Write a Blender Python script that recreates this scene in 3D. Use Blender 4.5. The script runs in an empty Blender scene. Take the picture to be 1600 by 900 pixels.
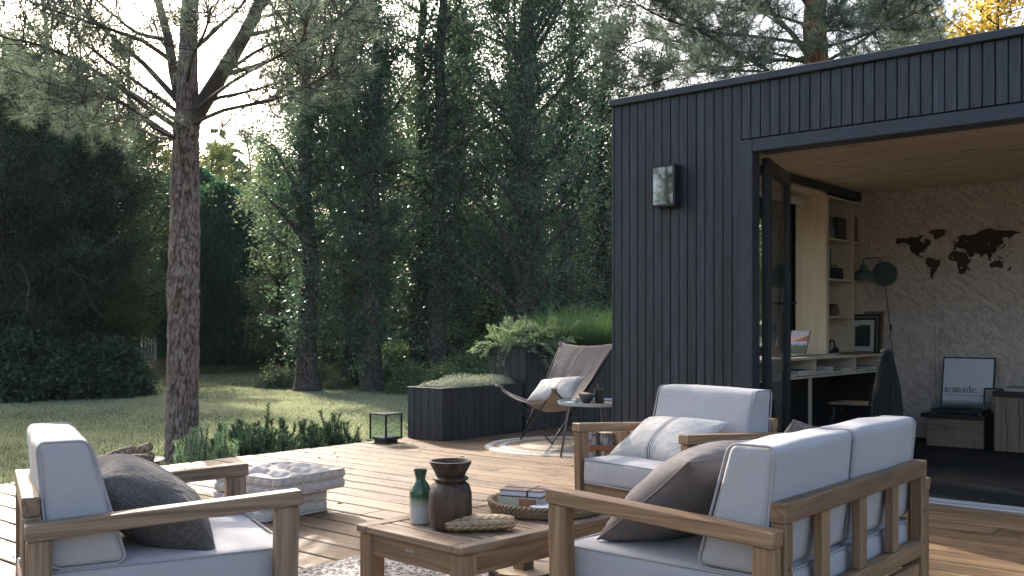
import bpy, bmesh, math, random
import numpy as np
from mathutils import Vector, Matrix, noise as mnoise
R = math.radians
random.seed(7)
rng = np.random.default_rng(7)
SC = bpy.context.scene
COL = SC.collection

# ------------------------------------------------------------------ camera, sky, sun, exposure
CAM_H = 1.10
YAW = 40.2
FPX = 1540.0          # focal length in pixels of the 1600 px wide photograph
cam_data = bpy.data.cameras.new('camera')
cam = bpy.data.objects.new('camera', cam_data)
COL.objects.link(cam)
cam.location = (0, 0, CAM_H)
cam.rotation_euler = (R(90), 0, R(YAW))
cam_data.sensor_width = 36
cam_data.lens = 36 * FPX / 1600
cam_data.shift_y = 63 / 1600
cam_data.clip_end = 2000
SC.camera = cam

SUN_EL = 31.0
SUN_DIR = Vector((-0.923, 0.385, 0)).normalized()      # horizontal direction towards the sun
world = bpy.data.worlds.new('World'); SC.world = world
world.use_nodes = True
wn = world.node_tree.nodes; wl = world.node_tree.links
bg = wn['Background']
sky = wn.new('ShaderNodeTexSky'); sky.sky_type = 'NISHITA'; sky.sun_disc = False
sky.sun_elevation = R(SUN_EL)
sky.sun_rotation = math.atan2(SUN_DIR.x, SUN_DIR.y)
sky.air_density = 1.0; sky.dust_density = 5.0; sky.ozone_density = 1.2
wl.new(sky.outputs[0], bg.inputs[0]); bg.inputs[1].default_value = 0.15
sun_data = bpy.data.lights.new('sun', 'SUN'); sun_data.energy = 3.1; sun_data.angle = R(0.5)
sun_data.color = (1.0, 0.94, 0.86)
sun = bpy.data.objects.new('sun', sun_data); COL.objects.link(sun)
sv = Vector((SUN_DIR.x * math.cos(R(SUN_EL)), SUN_DIR.y * math.cos(R(SUN_EL)), math.sin(R(SUN_EL))))
sun.rotation_euler = sv.to_track_quat('Z', 'Y').to_euler()
SC.view_settings.view_transform = 'Standard'
SC.view_settings.look = 'None'
SC.view_settings.exposure = 1.5
SC.view_settings.gamma = 1.0
SC.render.engine = 'CYCLES'
SC.cycles.max_bounces = 8
SC.cycles.transparent_max_bounces = 12
SC.cycles.use_denoising = True
SC.cycles.volume_bounces = 0
SC.cycles.volume_step_rate = 4

CX, SX = math.cos(R(YAW)), math.sin(R(YAW))
def cw(lat, d, z=0.0):
    """metres to the right of and in front of the camera -> place"""
    return Vector((lat * CX - d * SX, lat * SX + d * CX, z))
def at(px, py, d):
    return cw((px - 800) / FPX * d, d, CAM_H - (py - 513) * d / FPX)
def atz(px, py, z):
    d = (CAM_H - z) * FPX / (py - 513)
    return cw((px - 800) / FPX * d, d, z)
def atY(px, py, Y):
    k = (px - 800) / FPX
    d = Y / (k * SX + CX)
    return cw(k * d, d, CAM_H - (py - 513) * d / FPX)
def atX(px, py, X):
    k = (px - 800) / FPX
    d = X / (k * CX - SX)
    return cw(k * d, d, CAM_H - (py - 513) * d / FPX)

# ------------------------------------------------------------------ materials
def new_mat(name):
    m = bpy.data.materials.new(name); m.use_nodes = True
    nt = m.node_tree
    return m, nt, nt.nodes['Principled BSDF']
def N(nt, t, **kw):
    n = nt.nodes.new(t)
    for k, v in kw.items():
        if k.startswith('i_'):
            n.inputs[k[2:].replace('_', ' ')].default_value = v
        else: setattr(n, k, v)
    return n
def ramp(nt, src, stops, interp='LINEAR'):
    r = nt.nodes.new('ShaderNodeValToRGB'); r.color_ramp.interpolation = interp
    e = r.color_ramp.elements
    while len(e) < len(stops): e.new(0.5)
    for el, (p, c) in zip(e, stops):
        el.position = p; el.color = (*c, 1) if len(c) == 3 else c
    nt.links.new(src, r.inputs[0]); return r.outputs[0]
def mixc(nt, fac, a, b, mode='MIX'):
    m = nt.nodes.new('ShaderNodeMix'); m.data_type = 'RGBA'; m.blend_type = mode
    for sock, v in ((m.inputs[0], fac), (m.inputs[6], a), (m.inputs[7], b)):
        if hasattr(v, 'is_linked'): nt.links.new(v, sock)
        elif isinstance(v, (int, float)): sock.default_value = v
        else: sock.default_value = (*v, 1)
    return m.outputs[2]
def math_n(nt, op, a, b=None):
    m = nt.nodes.new('ShaderNodeMath'); m.operation = op
    for s, v in zip(m.inputs, (a, b)):
        if v is None: continue
        if hasattr(v, 'is_linked'): nt.links.new(v, s)
        else: s.default_value = v
    return m.outputs[0]
def coords(nt, scale=(1, 1, 1), jitter=0.0, kind='Object', rot=(0, 0, 0)):
    tc = nt.nodes.new('ShaderNodeTexCoord')
    mp = nt.nodes.new('ShaderNodeMapping'); mp.inputs['Scale'].default_value = scale
    mp.inputs['Rotation'].default_value = rot
    src = tc.outputs[kind]
    if kind == 'World':
        pass
    if jitter:
        oi = nt.nodes.new('ShaderNodeObjectInfo')
        v = nt.nodes.new('ShaderNodeVectorMath'); v.operation = 'MULTIPLY_ADD'
        c = nt.nodes.new('ShaderNodeCombineXYZ')
        for i in range(3): nt.links.new(oi.outputs['Random'], c.inputs[i])
        nt.links.new(c.outputs[0], v.inputs[0]); v.inputs[1].default_value = (jitter, jitter * 1.7, jitter * 2.3)
        nt.links.new(src, v.inputs[2]); src = v.outputs[0]
    nt.links.new(src, mp.inputs[0]); return mp.outputs[0]
def noise_t(nt, vec, scale, detail=3, rough=.5, dist=0.0):
    n = nt.nodes.new('ShaderNodeTexNoise'); n.inputs['Scale'].default_value = scale
    n.inputs['Detail'].default_value = detail; n.inputs['Roughness'].default_value = rough
    n.inputs['Distortion'].default_value = dist
    nt.links.new(vec, n.inputs['Vector']); return n.outputs['Fac']
def bump(nt, h, bs, strength=.3, dist=.01):
    b = nt.nodes.new('ShaderNodeBump'); b.inputs['Strength'].default_value = strength
    b.inputs['Distance'].default_value = dist
    nt.links.new(h, b.inputs['Height'])
    nt.links.new(b.outputs[0], bs.inputs['Normal']); return b

def wood(name, dark, mid, light, axis='x', rough=.6, gs=1.0, knots=.5, var=.35, bumpk=.25, knotcol=None, spec=.35, stain=0):
    m, nt, bs = new_mat(name)
    a = {'x': 0, 'y': 1, 'z': 2}[axis]
    sc = [46.0 * gs] * 3; sc[a] = 1.1 * gs
    v = coords(nt, tuple(sc), jitter=17.0)
    g1 = noise_t(nt, v, 1.0, 5, .62, 0.35)
    sf = [190.0 * gs] * 3; sf[a] = 4.0 * gs
    vf = coords(nt, tuple(sf), jitter=9.0)
    g2 = noise_t(nt, vf, 1.0, 3, .6, .2)
    # cathedral figure: banded distorted noise
    sw = [9.0 * gs] * 3; sw[a] = .55 * gs
    vw = coords(nt, tuple(sw), jitter=23.0)
    nz = noise_t(nt, vw, 1.0, 2, .5, .4)
    band = math_n(nt, 'SINE', math_n(nt, 'MULTIPLY', nz, 70.0))
    band = math_n(nt, 'MULTIPLY_ADD', band, .5); nt.nodes[-1].inputs[2].default_value = .5
    f = math_n(nt, 'ADD', math_n(nt, 'MULTIPLY', g1, .45), math_n(nt, 'MULTIPLY', g2, .30))
    f = math_n(nt, 'ADD', f, math_n(nt, 'MULTIPLY', band, .09))
    c = ramp(nt, f, [(.26, dark), (.42, mid), (.60, light)])
    oi = nt.nodes.new('ShaderNodeObjectInfo')
    br = ramp(nt, oi.outputs['Random'], [(0, (1 - var,) * 3), (1, (1 + var * .3,) * 3)])
    c = mixc(nt, 1.0, c, br, 'MULTIPLY')
    if knots:
        sk = [8.0 * gs] * 3; sk[a] = 3.0 * gs
        vk = coords(nt, tuple(sk), jitter=31.0)
        vo = nt.nodes.new('ShaderNodeTexVoronoi'); vo.inputs['Scale'].default_value = 1.0
        nt.links.new(vk, vo.inputs['Vector'])
        kd = ramp(nt, vo.outputs['Distance'], [(.05, (1, 1, 1)), (.09, (.55, .55, .55)), (.20, (.12, .12, .12)), (.34, (0, 0, 0))])
        pick = ramp(nt, vo.outputs['Color'], [(.78 - knots * .6, (0, 0, 0)), (.78 - knots * .6 + .04, (1, 1, 1))])
        kf = mixc(nt, 1.0, kd, pick, 'MULTIPLY')
        c = mixc(nt, kf, c, knotcol or tuple(x * .45 for x in dark))
    if stain:
        geo = nt.nodes.new('ShaderNodeNewGeometry'); mp = nt.nodes.new('ShaderNodeMapping'); mp.inputs['Scale'].default_value = (.9, 2.2, 1)
        nt.links.new(geo.outputs['Position'], mp.inputs[0])
        s1 = noise_t(nt, mp.outputs[0], 1.6, 6, .68, .6)
        c = mixc(nt, stain, c, ramp(nt, s1, [(.36, (.42, .40, .38)), (.52, (1, 1, 1)), (.72, (1.0, .98, .94))]), 'MULTIPLY')
    nt.links.new(c, bs.inputs['Base Color'])
    bs.inputs['Roughness'].default_value = rough
    bs.inputs['Specular IOR Level'].default_value = spec
    bump(nt, f, bs, bumpk, .004)
    return m

def fabric(name, col, col2=None, weave=420, rough=.9, bs_k=.25, mottled=.12, wr=.5, wscale=5.0, sheen=.08):
    m, nt, bs = new_mat(name)
    v = coords(nt, (1, 1, 1), jitter=3.0)
    n1 = noise_t(nt, v, 3.0, 4, .6)
    n2 = noise_t(nt, v, weave * .35, 2, .7)
    c2 = col2 or tuple(x * (1 - mottled * 2) for x in col)
    c = mixc(nt, ramp(nt, n1, [(.35, (0, 0, 0)), (.65, (1, 1, 1))]), c2, col)
    c = mixc(nt, mottled, c, ramp(nt, n2, [(.3, (0, 0, 0)), (.7, (1, 1, 1))]), 'OVERLAY')
    nt.links.new(c, bs.inputs['Base Color'])
    bs.inputs['Roughness'].default_value = rough
    bs.inputs['Specular IOR Level'].default_value = .2
    bs.inputs['Sheen Weight'].default_value = sheen
    wv = noise_t(nt, v, wscale, 3, .55, 1.2)
    h = math_n(nt, 'ADD', math_n(nt, 'MULTIPLY', wv, wr * 3), math_n(nt, 'MULTIPLY', n2, .25))
    bump(nt, h, bs, bs_k, .012)
    return m

def plain(name, col, rough=.5, metal=0.0, bumpk=0.0, bscale=60, var=0.0, spec=.5):
    m, nt, bs = new_mat(name)
    v = coords(nt, (1, 1, 1), jitter=5.0)
    n = noise_t(nt, v, bscale, 4, .6)
    if var:
        c = mixc(nt, ramp(nt, noise_t(nt, v, bscale * .15, 4, .6), [(.35, (0, 0, 0)), (.65, (1, 1, 1))]),
                 tuple(x * (1 - var) for x in col), tuple(min(1, x * (1 + var * .5)) for x in col))
        nt.links.new(c, bs.inputs['Base Color'])
    else: bs.inputs['Base Color'].default_value = (*col, 1)
    bs.inputs['Roughness'].default_value = rough; bs.inputs['Metallic'].default_value = metal
    bs.inputs['Specular IOR Level'].default_value = spec
    if bumpk: bump(nt, n, bs, bumpk, .004)
    return m

def thin_glass(name, tint=(.9, .94, .95), refl=1.0):
    m, nt, bs = new_mat(name)
    out = nt.nodes['Material Output']; nt.nodes.remove(bs)
    tr = nt.nodes.new('ShaderNodeBsdfTransparent'); tr.inputs[0].default_value = (*tint, 1)
    gl = nt.nodes.new('ShaderNodeBsdfGlossy'); gl.inputs['Roughness'].default_value = .02
    lw = nt.nodes.new('ShaderNodeLayerWeight'); lw.inputs[0].default_value = .5
    f = math_n(nt, 'ADD', math_n(nt, 'MULTIPLY', math_n(nt, 'POWER', lw.outputs['Facing'], 4.0), .8 * refl), .05 * refl)
    mx = nt.nodes.new('ShaderNodeMixShader')
    nt.links.new(f, mx.inputs[0]); nt.links.new(tr.outputs[0], mx.inputs[1]); nt.links.new(gl.outputs[0], mx.inputs[2])
    nt.links.new(mx.outputs[0], out.inputs[0])
    return m

def leafmat(name, dark, light, trans=.35, rough=.55, transcol=None, clump=.9, spec=.15):
    m, nt, bs = new_mat(name)
    out = nt.nodes['Material Output']
    at_ = nt.nodes.new('ShaderNodeAttribute'); at_.attribute_name = 'tone'
    v = coords(nt, (1, 1, 1))
    n = noise_t(nt, v, clump, 3, .6)
    f = math_n(nt, 'ADD', math_n(nt, 'MULTIPLY', at_.outputs['Fac'], .6), math_n(nt, 'MULTIPLY', n, .5))
    c = ramp(nt, f, [(.25, dark), (.85, light)])
    nt.links.new(c, bs.inputs['Base Color']); bs.inputs['Roughness'].default_value = rough
    bs.inputs['Specular IOR Level'].default_value = spec
    t = nt.nodes.new('ShaderNodeBsdfTranslucent')
    tc = mixc(nt, 1.0, c, transcol or (1.35, 1.5, 1.0), 'MULTIPLY')
    nt.links.new(tc, t.inputs[0])
    mx = nt.nodes.new('ShaderNodeMixShader'); mx.inputs[0].default_value = trans
    nt.links.new(bs.outputs[0], mx.inputs[1]); nt.links.new(t.outputs[0], mx.inputs[2])
    nt.links.new(mx.outputs[0], out.inputs[0])
    return m

def bark(name, dark, mid, light, scale=1.0, zst=.35, bk=.8, edge=.16):
    m, nt, bs = new_mat(name)
    v = coords(nt, (1, 1, zst), jitter=4.0)
    vo = nt.nodes.new('ShaderNodeTexVoronoi'); vo.feature = 'DISTANCE_TO_EDGE'; vo.inputs['Scale'].default_value = 22 * scale
    nd = nt.nodes.new('ShaderNodeTexNoise'); nd.inputs['Scale'].default_value = 9 * scale; nt.links.new(v, nd.inputs['Vector'])
    va = nt.nodes.new('ShaderNodeVectorMath'); va.operation = 'MULTIPLY_ADD'
    nt.links.new(nd.outputs['Color'], va.inputs[0]); va.inputs[1].default_value = (.12, .12, .12)
    nt.links.new(v, va.inputs[2]); nt.links.new(va.outputs[0], vo.inputs['Vector'])
    n = noise_t(nt, v, 35 * scale, 5, .7)
    n2 = noise_t(nt, v, 3 * scale, 3, .6)
    e = ramp(nt, vo.outputs['Distance'], [(0, (0, 0, 0)), (edge, (1, 1, 1))])
    h = mixc(nt, .45, e, n, 'MULTIPLY')
    c = ramp(nt, n, [(.3, mid), (.7, light)])
    c = mixc(nt, ramp(nt, n2, [(.4, (0, 0, 0)), (.7, (1, 1, 1))]), c, mid)
    c = mixc(nt, e, dark, c)
    nt.links.new(c, bs.inputs['Base Color']); bs.inputs['Roughness'].default_value = .9
    bs.inputs['Specular IOR Level'].default_value = .15
    bump(nt, h, bs, bk, .02)
    return m

# ------------------------------------------------------------------ objects
def tag(o, label=None, cat=None, group=None, kind=None):
    if label: o['label'] = label
    if cat: o['category'] = cat
    if group: o['group'] = group
    if kind: o['kind'] = kind
    return o
def empty(name, loc=(0, 0, 0), rz=0.0, label=None, cat=None, group=None, rot=None):
    o = bpy.data.objects.new(name, None); COL.objects.link(o)
    o.empty_display_size = .1
    o.location = loc; o.rotation_euler = rot if rot else (0, 0, rz)
    return tag(o, label, cat, group)
def link_mesh(name, me, mat, parent=None, smooth=False):
    o = bpy.data.objects.new(name, me); COL.objects.link(o)
    if mat is not None: me.materials.append(mat)
    if parent: o.parent = parent
    if smooth:
        me.polygons.foreach_set('use_smooth', np.ones(len(me.polygons), dtype=bool))
        if smooth != 'all' and len(me.polygons) < 30000:
            me.set_sharp_from_angle(angle=R(38))
    return o
def copy_tree(o, parent=None):
    c = o.copy(); COL.objects.link(c)
    if parent: c.parent = parent
    for ch in list(o.children): copy_tree(ch, c)
    return c

def cbox_geo(sx, sy, sz, c=.004):
    """chamfered box centred on 0"""
    hx, hy, hz = sx / 2, sy / 2, sz / 2
    c = min(c, hx * .9, hy * .9, hz * .9)
    V = []; idx = {}
    for ix in (-1, 1):
        for iy in (-1, 1):
            for iz in (-1, 1):
                for ax in range(3):
                    p = [ix * (hx - c), iy * (hy - c), iz * (hz - c)]
                    p[ax] = (ix * hx, iy * hy, iz * hz)[ax]
                    idx[(ix, iy, iz, ax)] = len(V); V.append(p)
    F = []
    for ax in range(3):
        o1, o2 = [(1, 2), (2, 0), (0, 1)][ax]
        for s in (-1, 1):
            q = []
            for a, b in ((-1, -1), (1, -1), (1, 1), (-1, 1)):
                k = [0, 0, 0]; k[ax] = s; k[o1] = a; k[o2] = b
                q.append(idx[(*k, ax)])
            F.append(q if s > 0 else q[::-1])
    for ax in range(3):     # edges running along ax
        o1, o2 = [(1, 2), (2, 0), (0, 1)][ax]
        for a in (-1, 1):
            for b in (-1, 1):
                k0 = [0, 0, 0]; k0[ax] = -1; k0[o1] = a; k0[o2] = b
                k1 = list(k0); k1[ax] = 1
                q = [idx[(*k0, o1)], idx[(*k1, o1)], idx[(*k1, o2)], idx[(*k0, o2)]]
                F.append(q if a * b < 0 else q[::-1])
    for ix in (-1, 1):
        for iy in (-1, 1):
            for iz in (-1, 1):
                q = [idx[(ix, iy, iz, a)] for a in range(3)]
                F.append(q if ix * iy * iz > 0 else q[::-1])
    return V, F

class MB:
    def __init__(s): s.v = []; s.f = []
    def add(s, V, F, M=None):
        n = len(s.v)
        if M is not None: V = [tuple(M @ Vector(p)) for p in V]
        s.v += [tuple(p) for p in V]; s.f += [[i + n for i in f] for f in F]; return s
    def box(s, c, size, ch=.003, rot=None):
        V, F = cbox_geo(*size, ch)
        M = Matrix.Translation(c)
        if rot: M = M @ (rot if isinstance(rot, Matrix) else Matrix.Rotation(rot, 4, 'Z'))
        return s.add(V, F, M)
    def bar(s, p0, p1, w, h, ch=.003, up=(0, 0, 1)):
        """bar from p0 to p1; w across, h along up"""
        p0, p1 = Vector(p0), Vector(p1); d = p1 - p0; L = d.length; x = d.normalized()
        u = Vector(up); y = u.cross(x)
        if y.length < 1e-4: y = Vector((0, 1, 0)).cross(x)
        y.normalize(); z = x.cross(y)
        M = Matrix((x, y, z)).transposed().to_4x4(); M.translation = (p0 + p1) / 2
        V, F = cbox_geo(L, w, h, ch)
        return s.add(V, F, M)
    def tube(s, pts, rad, n=8, cap=True):
        pts = [Vector(p) for p in pts]
        if not hasattr(rad, '__len__'): rad = [rad] * len(pts)
        base = len(s.v); prev = None
        for i, p in enumerate(pts):
            t = (pts[min(i + 1, len(pts) - 1)] - pts[max(i - 1, 0)])
            t = t.normalized() if t.length > 1e-9 else Vector((0, 0, 1))
            if prev is None:
                a = Vector((0, 0, 1)) if abs(t.z) < .9 else Vector((1, 0, 0))
                u = t.cross(a).normalized()
            else:
                u = (prev - t * prev.dot(t))
                u = u.normalized() if u.length > 1e-6 else t.orthogonal().normalized()
            prev = u; w = t.cross(u)
            for k in range(n):
                a = 2 * math.pi * k / n
                s.v.append(tuple(p + (u * math.cos(a) + w * math.sin(a)) * rad[i]))
        for i in range(len(pts) - 1):
            for k in range(n):
                a = base + i * n + k; b = base + i * n + (k + 1) % n
                s.f.append([a, b, b + n, a + n])
        if cap:
            s.f.append([base + k for k in range(n)][::-1])
            s.f.append([base + (len(pts) - 1) * n + k for k in range(n)])
        return s
    def lathe(s, prof, n=24, c=(0, 0, 0)):
        base = len(s.v)
        for r, z in prof:
            for k in range(n):
                a = 2 * math.pi * k / n
                s.v.append((c[0] + r * math.cos(a), c[1] + r * math.sin(a), c[2] + z))
        for i in range(len(prof) - 1):
            for k in range(n):
                a = base + i * n + k; b = base + i * n + (k + 1) % n
                s.f.append([a, b, b + n, a + n])
        if prof[0][0] > 1e-5: s.f.append([base + k for k in range(n)][::-1])
        if prof[-1][0] > 1e-5: s.f.append([base + (len(prof) - 1) * n + k for k in range(n)])
        return s
    def prism(s, poly, z0, z1):
        n = len(poly); b = len(s.v)
        s.v += [(x, y, z0) for x, y in poly] + [(x, y, z1) for x, y in poly]
        s.f.append([b + i for i in range(n)][::-1]); s.f.append([b + n + i for i in range(n)])
        for i in range(n):
            j = (i + 1) % n
            s.f.append([b + i, b + j, b + n + j, b + n + i])
        return s
    def grid(s, P):
        """P: rows of points"""
        b = len(s.v); r, c = len(P), len(P[0])
        for row in P: s.v += [tuple(p) for p in row]
        for i in range(r - 1):
            for j in range(c - 1):
                a = b + i * c + j
                s.f.append([a, a + 1, a + c + 1, a + c])
        return s
    def build(s, name, mat, parent=None, smooth=False):
        me = bpy.data.meshes.new(name); me.from_pydata(s.v, [], s.f); me.validate()
        bm = bmesh.new(); bm.from_mesh(me); bmesh.ops.recalc_face_normals(bm, faces=bm.faces); bm.to_mesh(me); bm.free()
        return link_mesh(name, me, mat, parent, smooth)

def fast_mesh(name, V, F, mat, parent=None, tone=None, smooth=False):
    """V (n,3) array, F (m,k) array of equal-sized faces"""
    me = bpy.data.meshes.new(name)
    V = np.asarray(V, dtype=np.float32); F = np.asarray(F, dtype=np.int32)
    m, k = F.shape
    me.vertices.add(len(V)); me.vertices.foreach_set('co', V.ravel())
    me.loops.add(m * k); me.loops.foreach_set('vertex_index', F.ravel())
    me.polygons.add(m); me.polygons.foreach_set('loop_start', np.arange(0, m * k, k, dtype=np.int32))
    me.update(calc_edges=True)
    if tone is not None:
        a = me.attributes.new('tone', 'FLOAT', 'POINT'); a.data.foreach_set('value', np.asarray(tone, dtype=np.float32))
    return link_mesh(name, me, mat, parent, 'all' if smooth else False)

def rbox(hx, hy, hz, r, n=14, taper=None, puff=(0, 0, 0), noise_amp=0.0, nf=3.0, seed=0):
    """rounded, puffed box: V, F. taper(p)->p applied last"""
    def axis(h):
        rr = min(r, h * .98)
        e = [h - rr + rr * math.sin(t * math.pi / 2 / 4) for t in range(1, 5)]
        inner = list(np.linspace(-(h - rr), h - rr, n))
        return np.array([-x for x in e[::-1]] + inner + e)
    H = (hx, hy, hz); AX = [axis(h) for h in H]
    V = []; F = []; key = {}
    def vid(p):
        k = (round(p[0], 6), round(p[1], 6), round(p[2], 6))
        if k not in key: key[k] = len(V); V.append(p)
        return key[k]
    for ax in range(3):
        o1, o2 = [(1, 2), (2, 0), (0, 1)][ax]
        for s in (-1, 1):
            g = []
            for a in AX[o1]:
                row = []
                for b in AX[o2]:
                    p = [0, 0, 0]; p[ax] = s * H[ax]; p[o1] = a; p[o2] = b
                    row.append(vid(p))
                g.append(row)
            for i in range(len(g) - 1):
                for j in range(len(g[0]) - 1):
                    q = [g[i][j], g[i + 1][j], g[i + 1][j + 1], g[i][j + 1]]
                    F.append(q if s > 0 else q[::-1])
    out = []
    for p in V:
        q = [max(-(h - min(r, h * .98)), min(h - min(r, h * .98), x)) for x, h in zip(p, H)]
        d = Vector([a - b for a, b in zip(p, q)])
        if d.length > 1e-9: d = d.normalized() * min(r, min(H) * .98)
        w = Vector(q) + d
        for i in range(3):
            j, k = (i + 1) % 3, (i + 2) % 3
            f = (1 - (p[j] / H[j]) ** 2) * (1 - (p[k] / H[k]) ** 2)
            w[i] += puff[i] * f * (p[i] / H[i])
        if noise_amp:
            o = Vector((seed * 3.1, seed * 1.7, seed))
            nv = mnoise.noise_vector(w * nf + o) * noise_amp + mnoise.noise_vector(w * nf * 3 + o) * noise_amp * .3
            w += nv
        out.append(w)
    if taper: out = [taper(w) for w in out]
    return [tuple(w) for w in out], F
def loop_piping(mb, hy, hz, x, r=.004, rc=.03, fn=None, n=6):
    """closed rounded-rectangle cord in the y-z plane at x"""
    pts = []
    for (sy, sz, a0) in ((1, 1, 0), (-1, 1, 90), (-1, -1, 180), (1, -1, 270)):
        for k in range(5):
            a = R(a0 + 90 * k / 4)
            pts.append(Vector((x, sy * (hy - rc) + rc * math.cos(a), sz * (hz - rc) + rc * math.sin(a))))
    dense = []
    for i in range(len(pts)):
        a, b = pts[i], pts[(i + 1) % len(pts)]
        m = max(1, int((b - a).length / .05))
        for k in range(m): dense.append(a.lerp(b, k / m))
    if fn: dense = [fn(p) for p in dense]
    dense.append(dense[0]); dense.append(dense[1])
    mb.tube(dense, r, n, cap=False)

# ------------------------------------------------------------------ shared materials
M = {}
TEAK = dict(dark=(.145, .088, .048), mid=(.255, .155, .083), light=(.41, .275, .16))
for a in 'xyz':
    M['teak_' + a] = wood('acacia_' + a, TEAK['dark'], TEAK['mid'], TEAK['light'], a, rough=.55, gs=1.0, knots=.35, var=.28)
    M['gteak_' + a] = wood('weathered_acacia_' + a, (.11, .067, .040), (.245, .163, .102), (.39, .29, .195), a, rough=.6, gs=1.0, knots=.3, var=.2)
M['deck'] = wood('deck_larch', (.075, .038, .018), (.225, .135, .066), (.36, .242, .138), 'x', rough=.55, gs=.5, knots=.62, var=.34,
                 bumpk=.35, knotcol=(.05, .020, .009), spec=.4, stain=.85)
M['clad'] = wood('blue_black_cladding', (.009, .012, .017), (.021, .027, .037), (.050, .061, .080), 'z', rough=.45, gs=1.0, knots=.75, var=.32,
                 bumpk=.9, knotcol=(.006, .007, .010), spec=.5)
M['clad_smooth'] = plain('blue_black_trim', (.024, .031, .044), .45, 0, .15, 40, .2)
M['black'] = plain('matt_black', (.012, .013, .015), .5)
M['blackmetal'] = plain('black_metal', (.013, .015, .018), .38, .3)
M['steel'] = plain('brushed_steel', (.55, .56, .57), .35, 1.0)
M['frame_dark'] = plain('dark_aluminium', (.020, .022, .028), .4, .2)
M['cushion'] = fabric('grey_cushion_fabric', (.400, .390, .395), (.392, .382, .387), bs_k=.35, mottled=.03, wr=.7, wscale=3.5)
M['piping'] = fabric('grey_piping', (.34, .335, .345), mottled=.04)
M['glass'] = thin_glass('pane_glass')
M['ply'] = wood('birch_plywood', (.66, .50, .31), (.76, .61, .41), (.82, .69, .50), 'z', rough=.6, gs=.35, knots=.15, var=.06, bumpk=.08, knotcol=(.42, .29, .17))
M['plyshelf'] = wood('shelf_plywood', (.56, .46, .34), (.66, .55, .42), (.72, .61, .48), 'y', rough=.6, gs=.35, knots=0, var=.08, bumpk=.05)

# ------------------------------------------------------------------ ground
def ground_z(d, lat):
    z = -.25
    if d > 20: z += .65 * min(1, ((d - 20) / 22)) ** 1.3
    if d > 42: z += (d - 42) * .012
    return z
def gz(x, y):
    lat = x * CX + y * SX; d = -x * SX + y * CX
    return ground_z(d, lat)
m, nt, bs = new_mat('lawn_soil')
v = coords(nt, (1, 1, 1))
n1 = noise_t(nt, v, .45, 5, .65); n2 = noise_t(nt, v, 9, 5, .7); n3 = noise_t(nt, v, 60, 4, .8)
c = ramp(nt, n1, [(.38, (.07, .10, .06)), (.50, (.17, .185, .11)), (.62, (.36, .32, .22))])
c = mixc(nt, .55, c, ramp(nt, n2, [(.3, (.02, .03, .012)), (.7, (.16, .17, .08))]), 'OVERLAY')
c = mixc(nt, .6, c, ramp(nt, n3, [(.3, (.1, .1, .1)), (.7, (.9, .9, .9))]), 'OVERLAY')
nt.links.new(c, bs.inputs['Base Color']); bs.inputs['Roughness'].default_value = .95; bs.inputs['Specular IOR Level'].default_value = .1
bump(nt, n3, bs, .8, .05)
M['lawn'] = m
def build_ground():
    ds = list(np.linspace(-40, 20, 13)) + list(np.linspace(21, 44, 24)) + list(np.geomspace(48, 900, 14))
    ls = list(np.linspace(-60, 60, 25))
    ls = [-900, -400, -180, -100] + ls + [100, 180, 400, 900]
    V = [tuple(cw(l, d, ground_z(d, l))) for d in ds for l in ls]
    F = []; n = len(ls)
    for i in range(len(ds) - 1):
        for j in range(n - 1):
            F.append([i * n + j, i * n + j + 1, (i + 1) * n + j + 1, (i + 1) * n + j])
    o = fast_mesh('lawn', V, F, M['lawn'], smooth=True)
    tag(o, kind='structure')
build_ground()

# ------------------------------------------------------------------ deck
DECK_X0 = -7.25; PITCH = .205
deck = empty('deck'); tag(deck, kind='structure')
def build_deck():
    r = random.Random(5)
    y = -.65; i = 0
    while y < 10.6:
        yc = y + PITCH / 2
        inside_cabin = yc > 6.44
        x = DECK_X0 + r.uniform(-.012, .012)
        xe = 4.6 if not inside_cabin else -4.37
        first = True
        while x < xe - .05:
            L = r.choice([2.4, 3.0, 3.6, 4.0]) if not first else r.uniform(1.2, 4.0)
            first = False
            x1 = min(x + L, xe)
            if xe - x1 < .4: x1 = xe
            V, F = cbox_geo(x1 - x - .005, PITCH - .020, .046, .004)
            me = bpy.data.meshes.new('deck_board'); me.from_pydata(V, [], F)
            o = link_mesh('deck_board', me, M['deck'], deck)
            o.location = ((x + x1) / 2, yc, -.023 + r.uniform(-.0012, .0012))
            o.rotation_euler = (r.uniform(-.004, .004), 0, 0)
            x = x1
        y += PITCH; i += 1
    V = []; F = []
    yy = -.65 + PITCH / 2
    while yy < 10.6:
        xx = DECK_X0 + .1
        while xx < (4.5 if yy < 6.44 else -4.5):
            for sy in (-.06, .06):
                b = len(V); V += [(xx + .0045 * math.cos(k * 1.0472), yy + sy + .0045 * math.sin(k * 1.0472), .0028) for k in range(6)]; F.append([b + k for k in range(6)])
            xx += .6
        yy += PITCH
    me = bpy.data.meshes.new('screws'); me.from_pydata(V, [], F); o = link_mesh('screw_heads', me, plain('screw_steel', (.05, .045, .04), .5, .6), deck); o['kind'] = 'stuff'
    # joists under the boards and an edge fascia
    mb = MB()
    x = DECK_X0 + .1
    while x < 4.5:
        mb.box((x, 2.9, -.110), (.06, 7.0, .12)); x += .6
    mb.box((-1.3, 4.95, -.20), (11.7, 10.9, .02))
    mb.build('joist', M['black'], deck)['kind'] = 'stuff'
    mb = MB().box((DECK_X0 + .03, 4.95, -.115), (.025, 11.2, .16)); mb.build('edge_board', M['deck'], deck)
build_deck()

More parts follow.
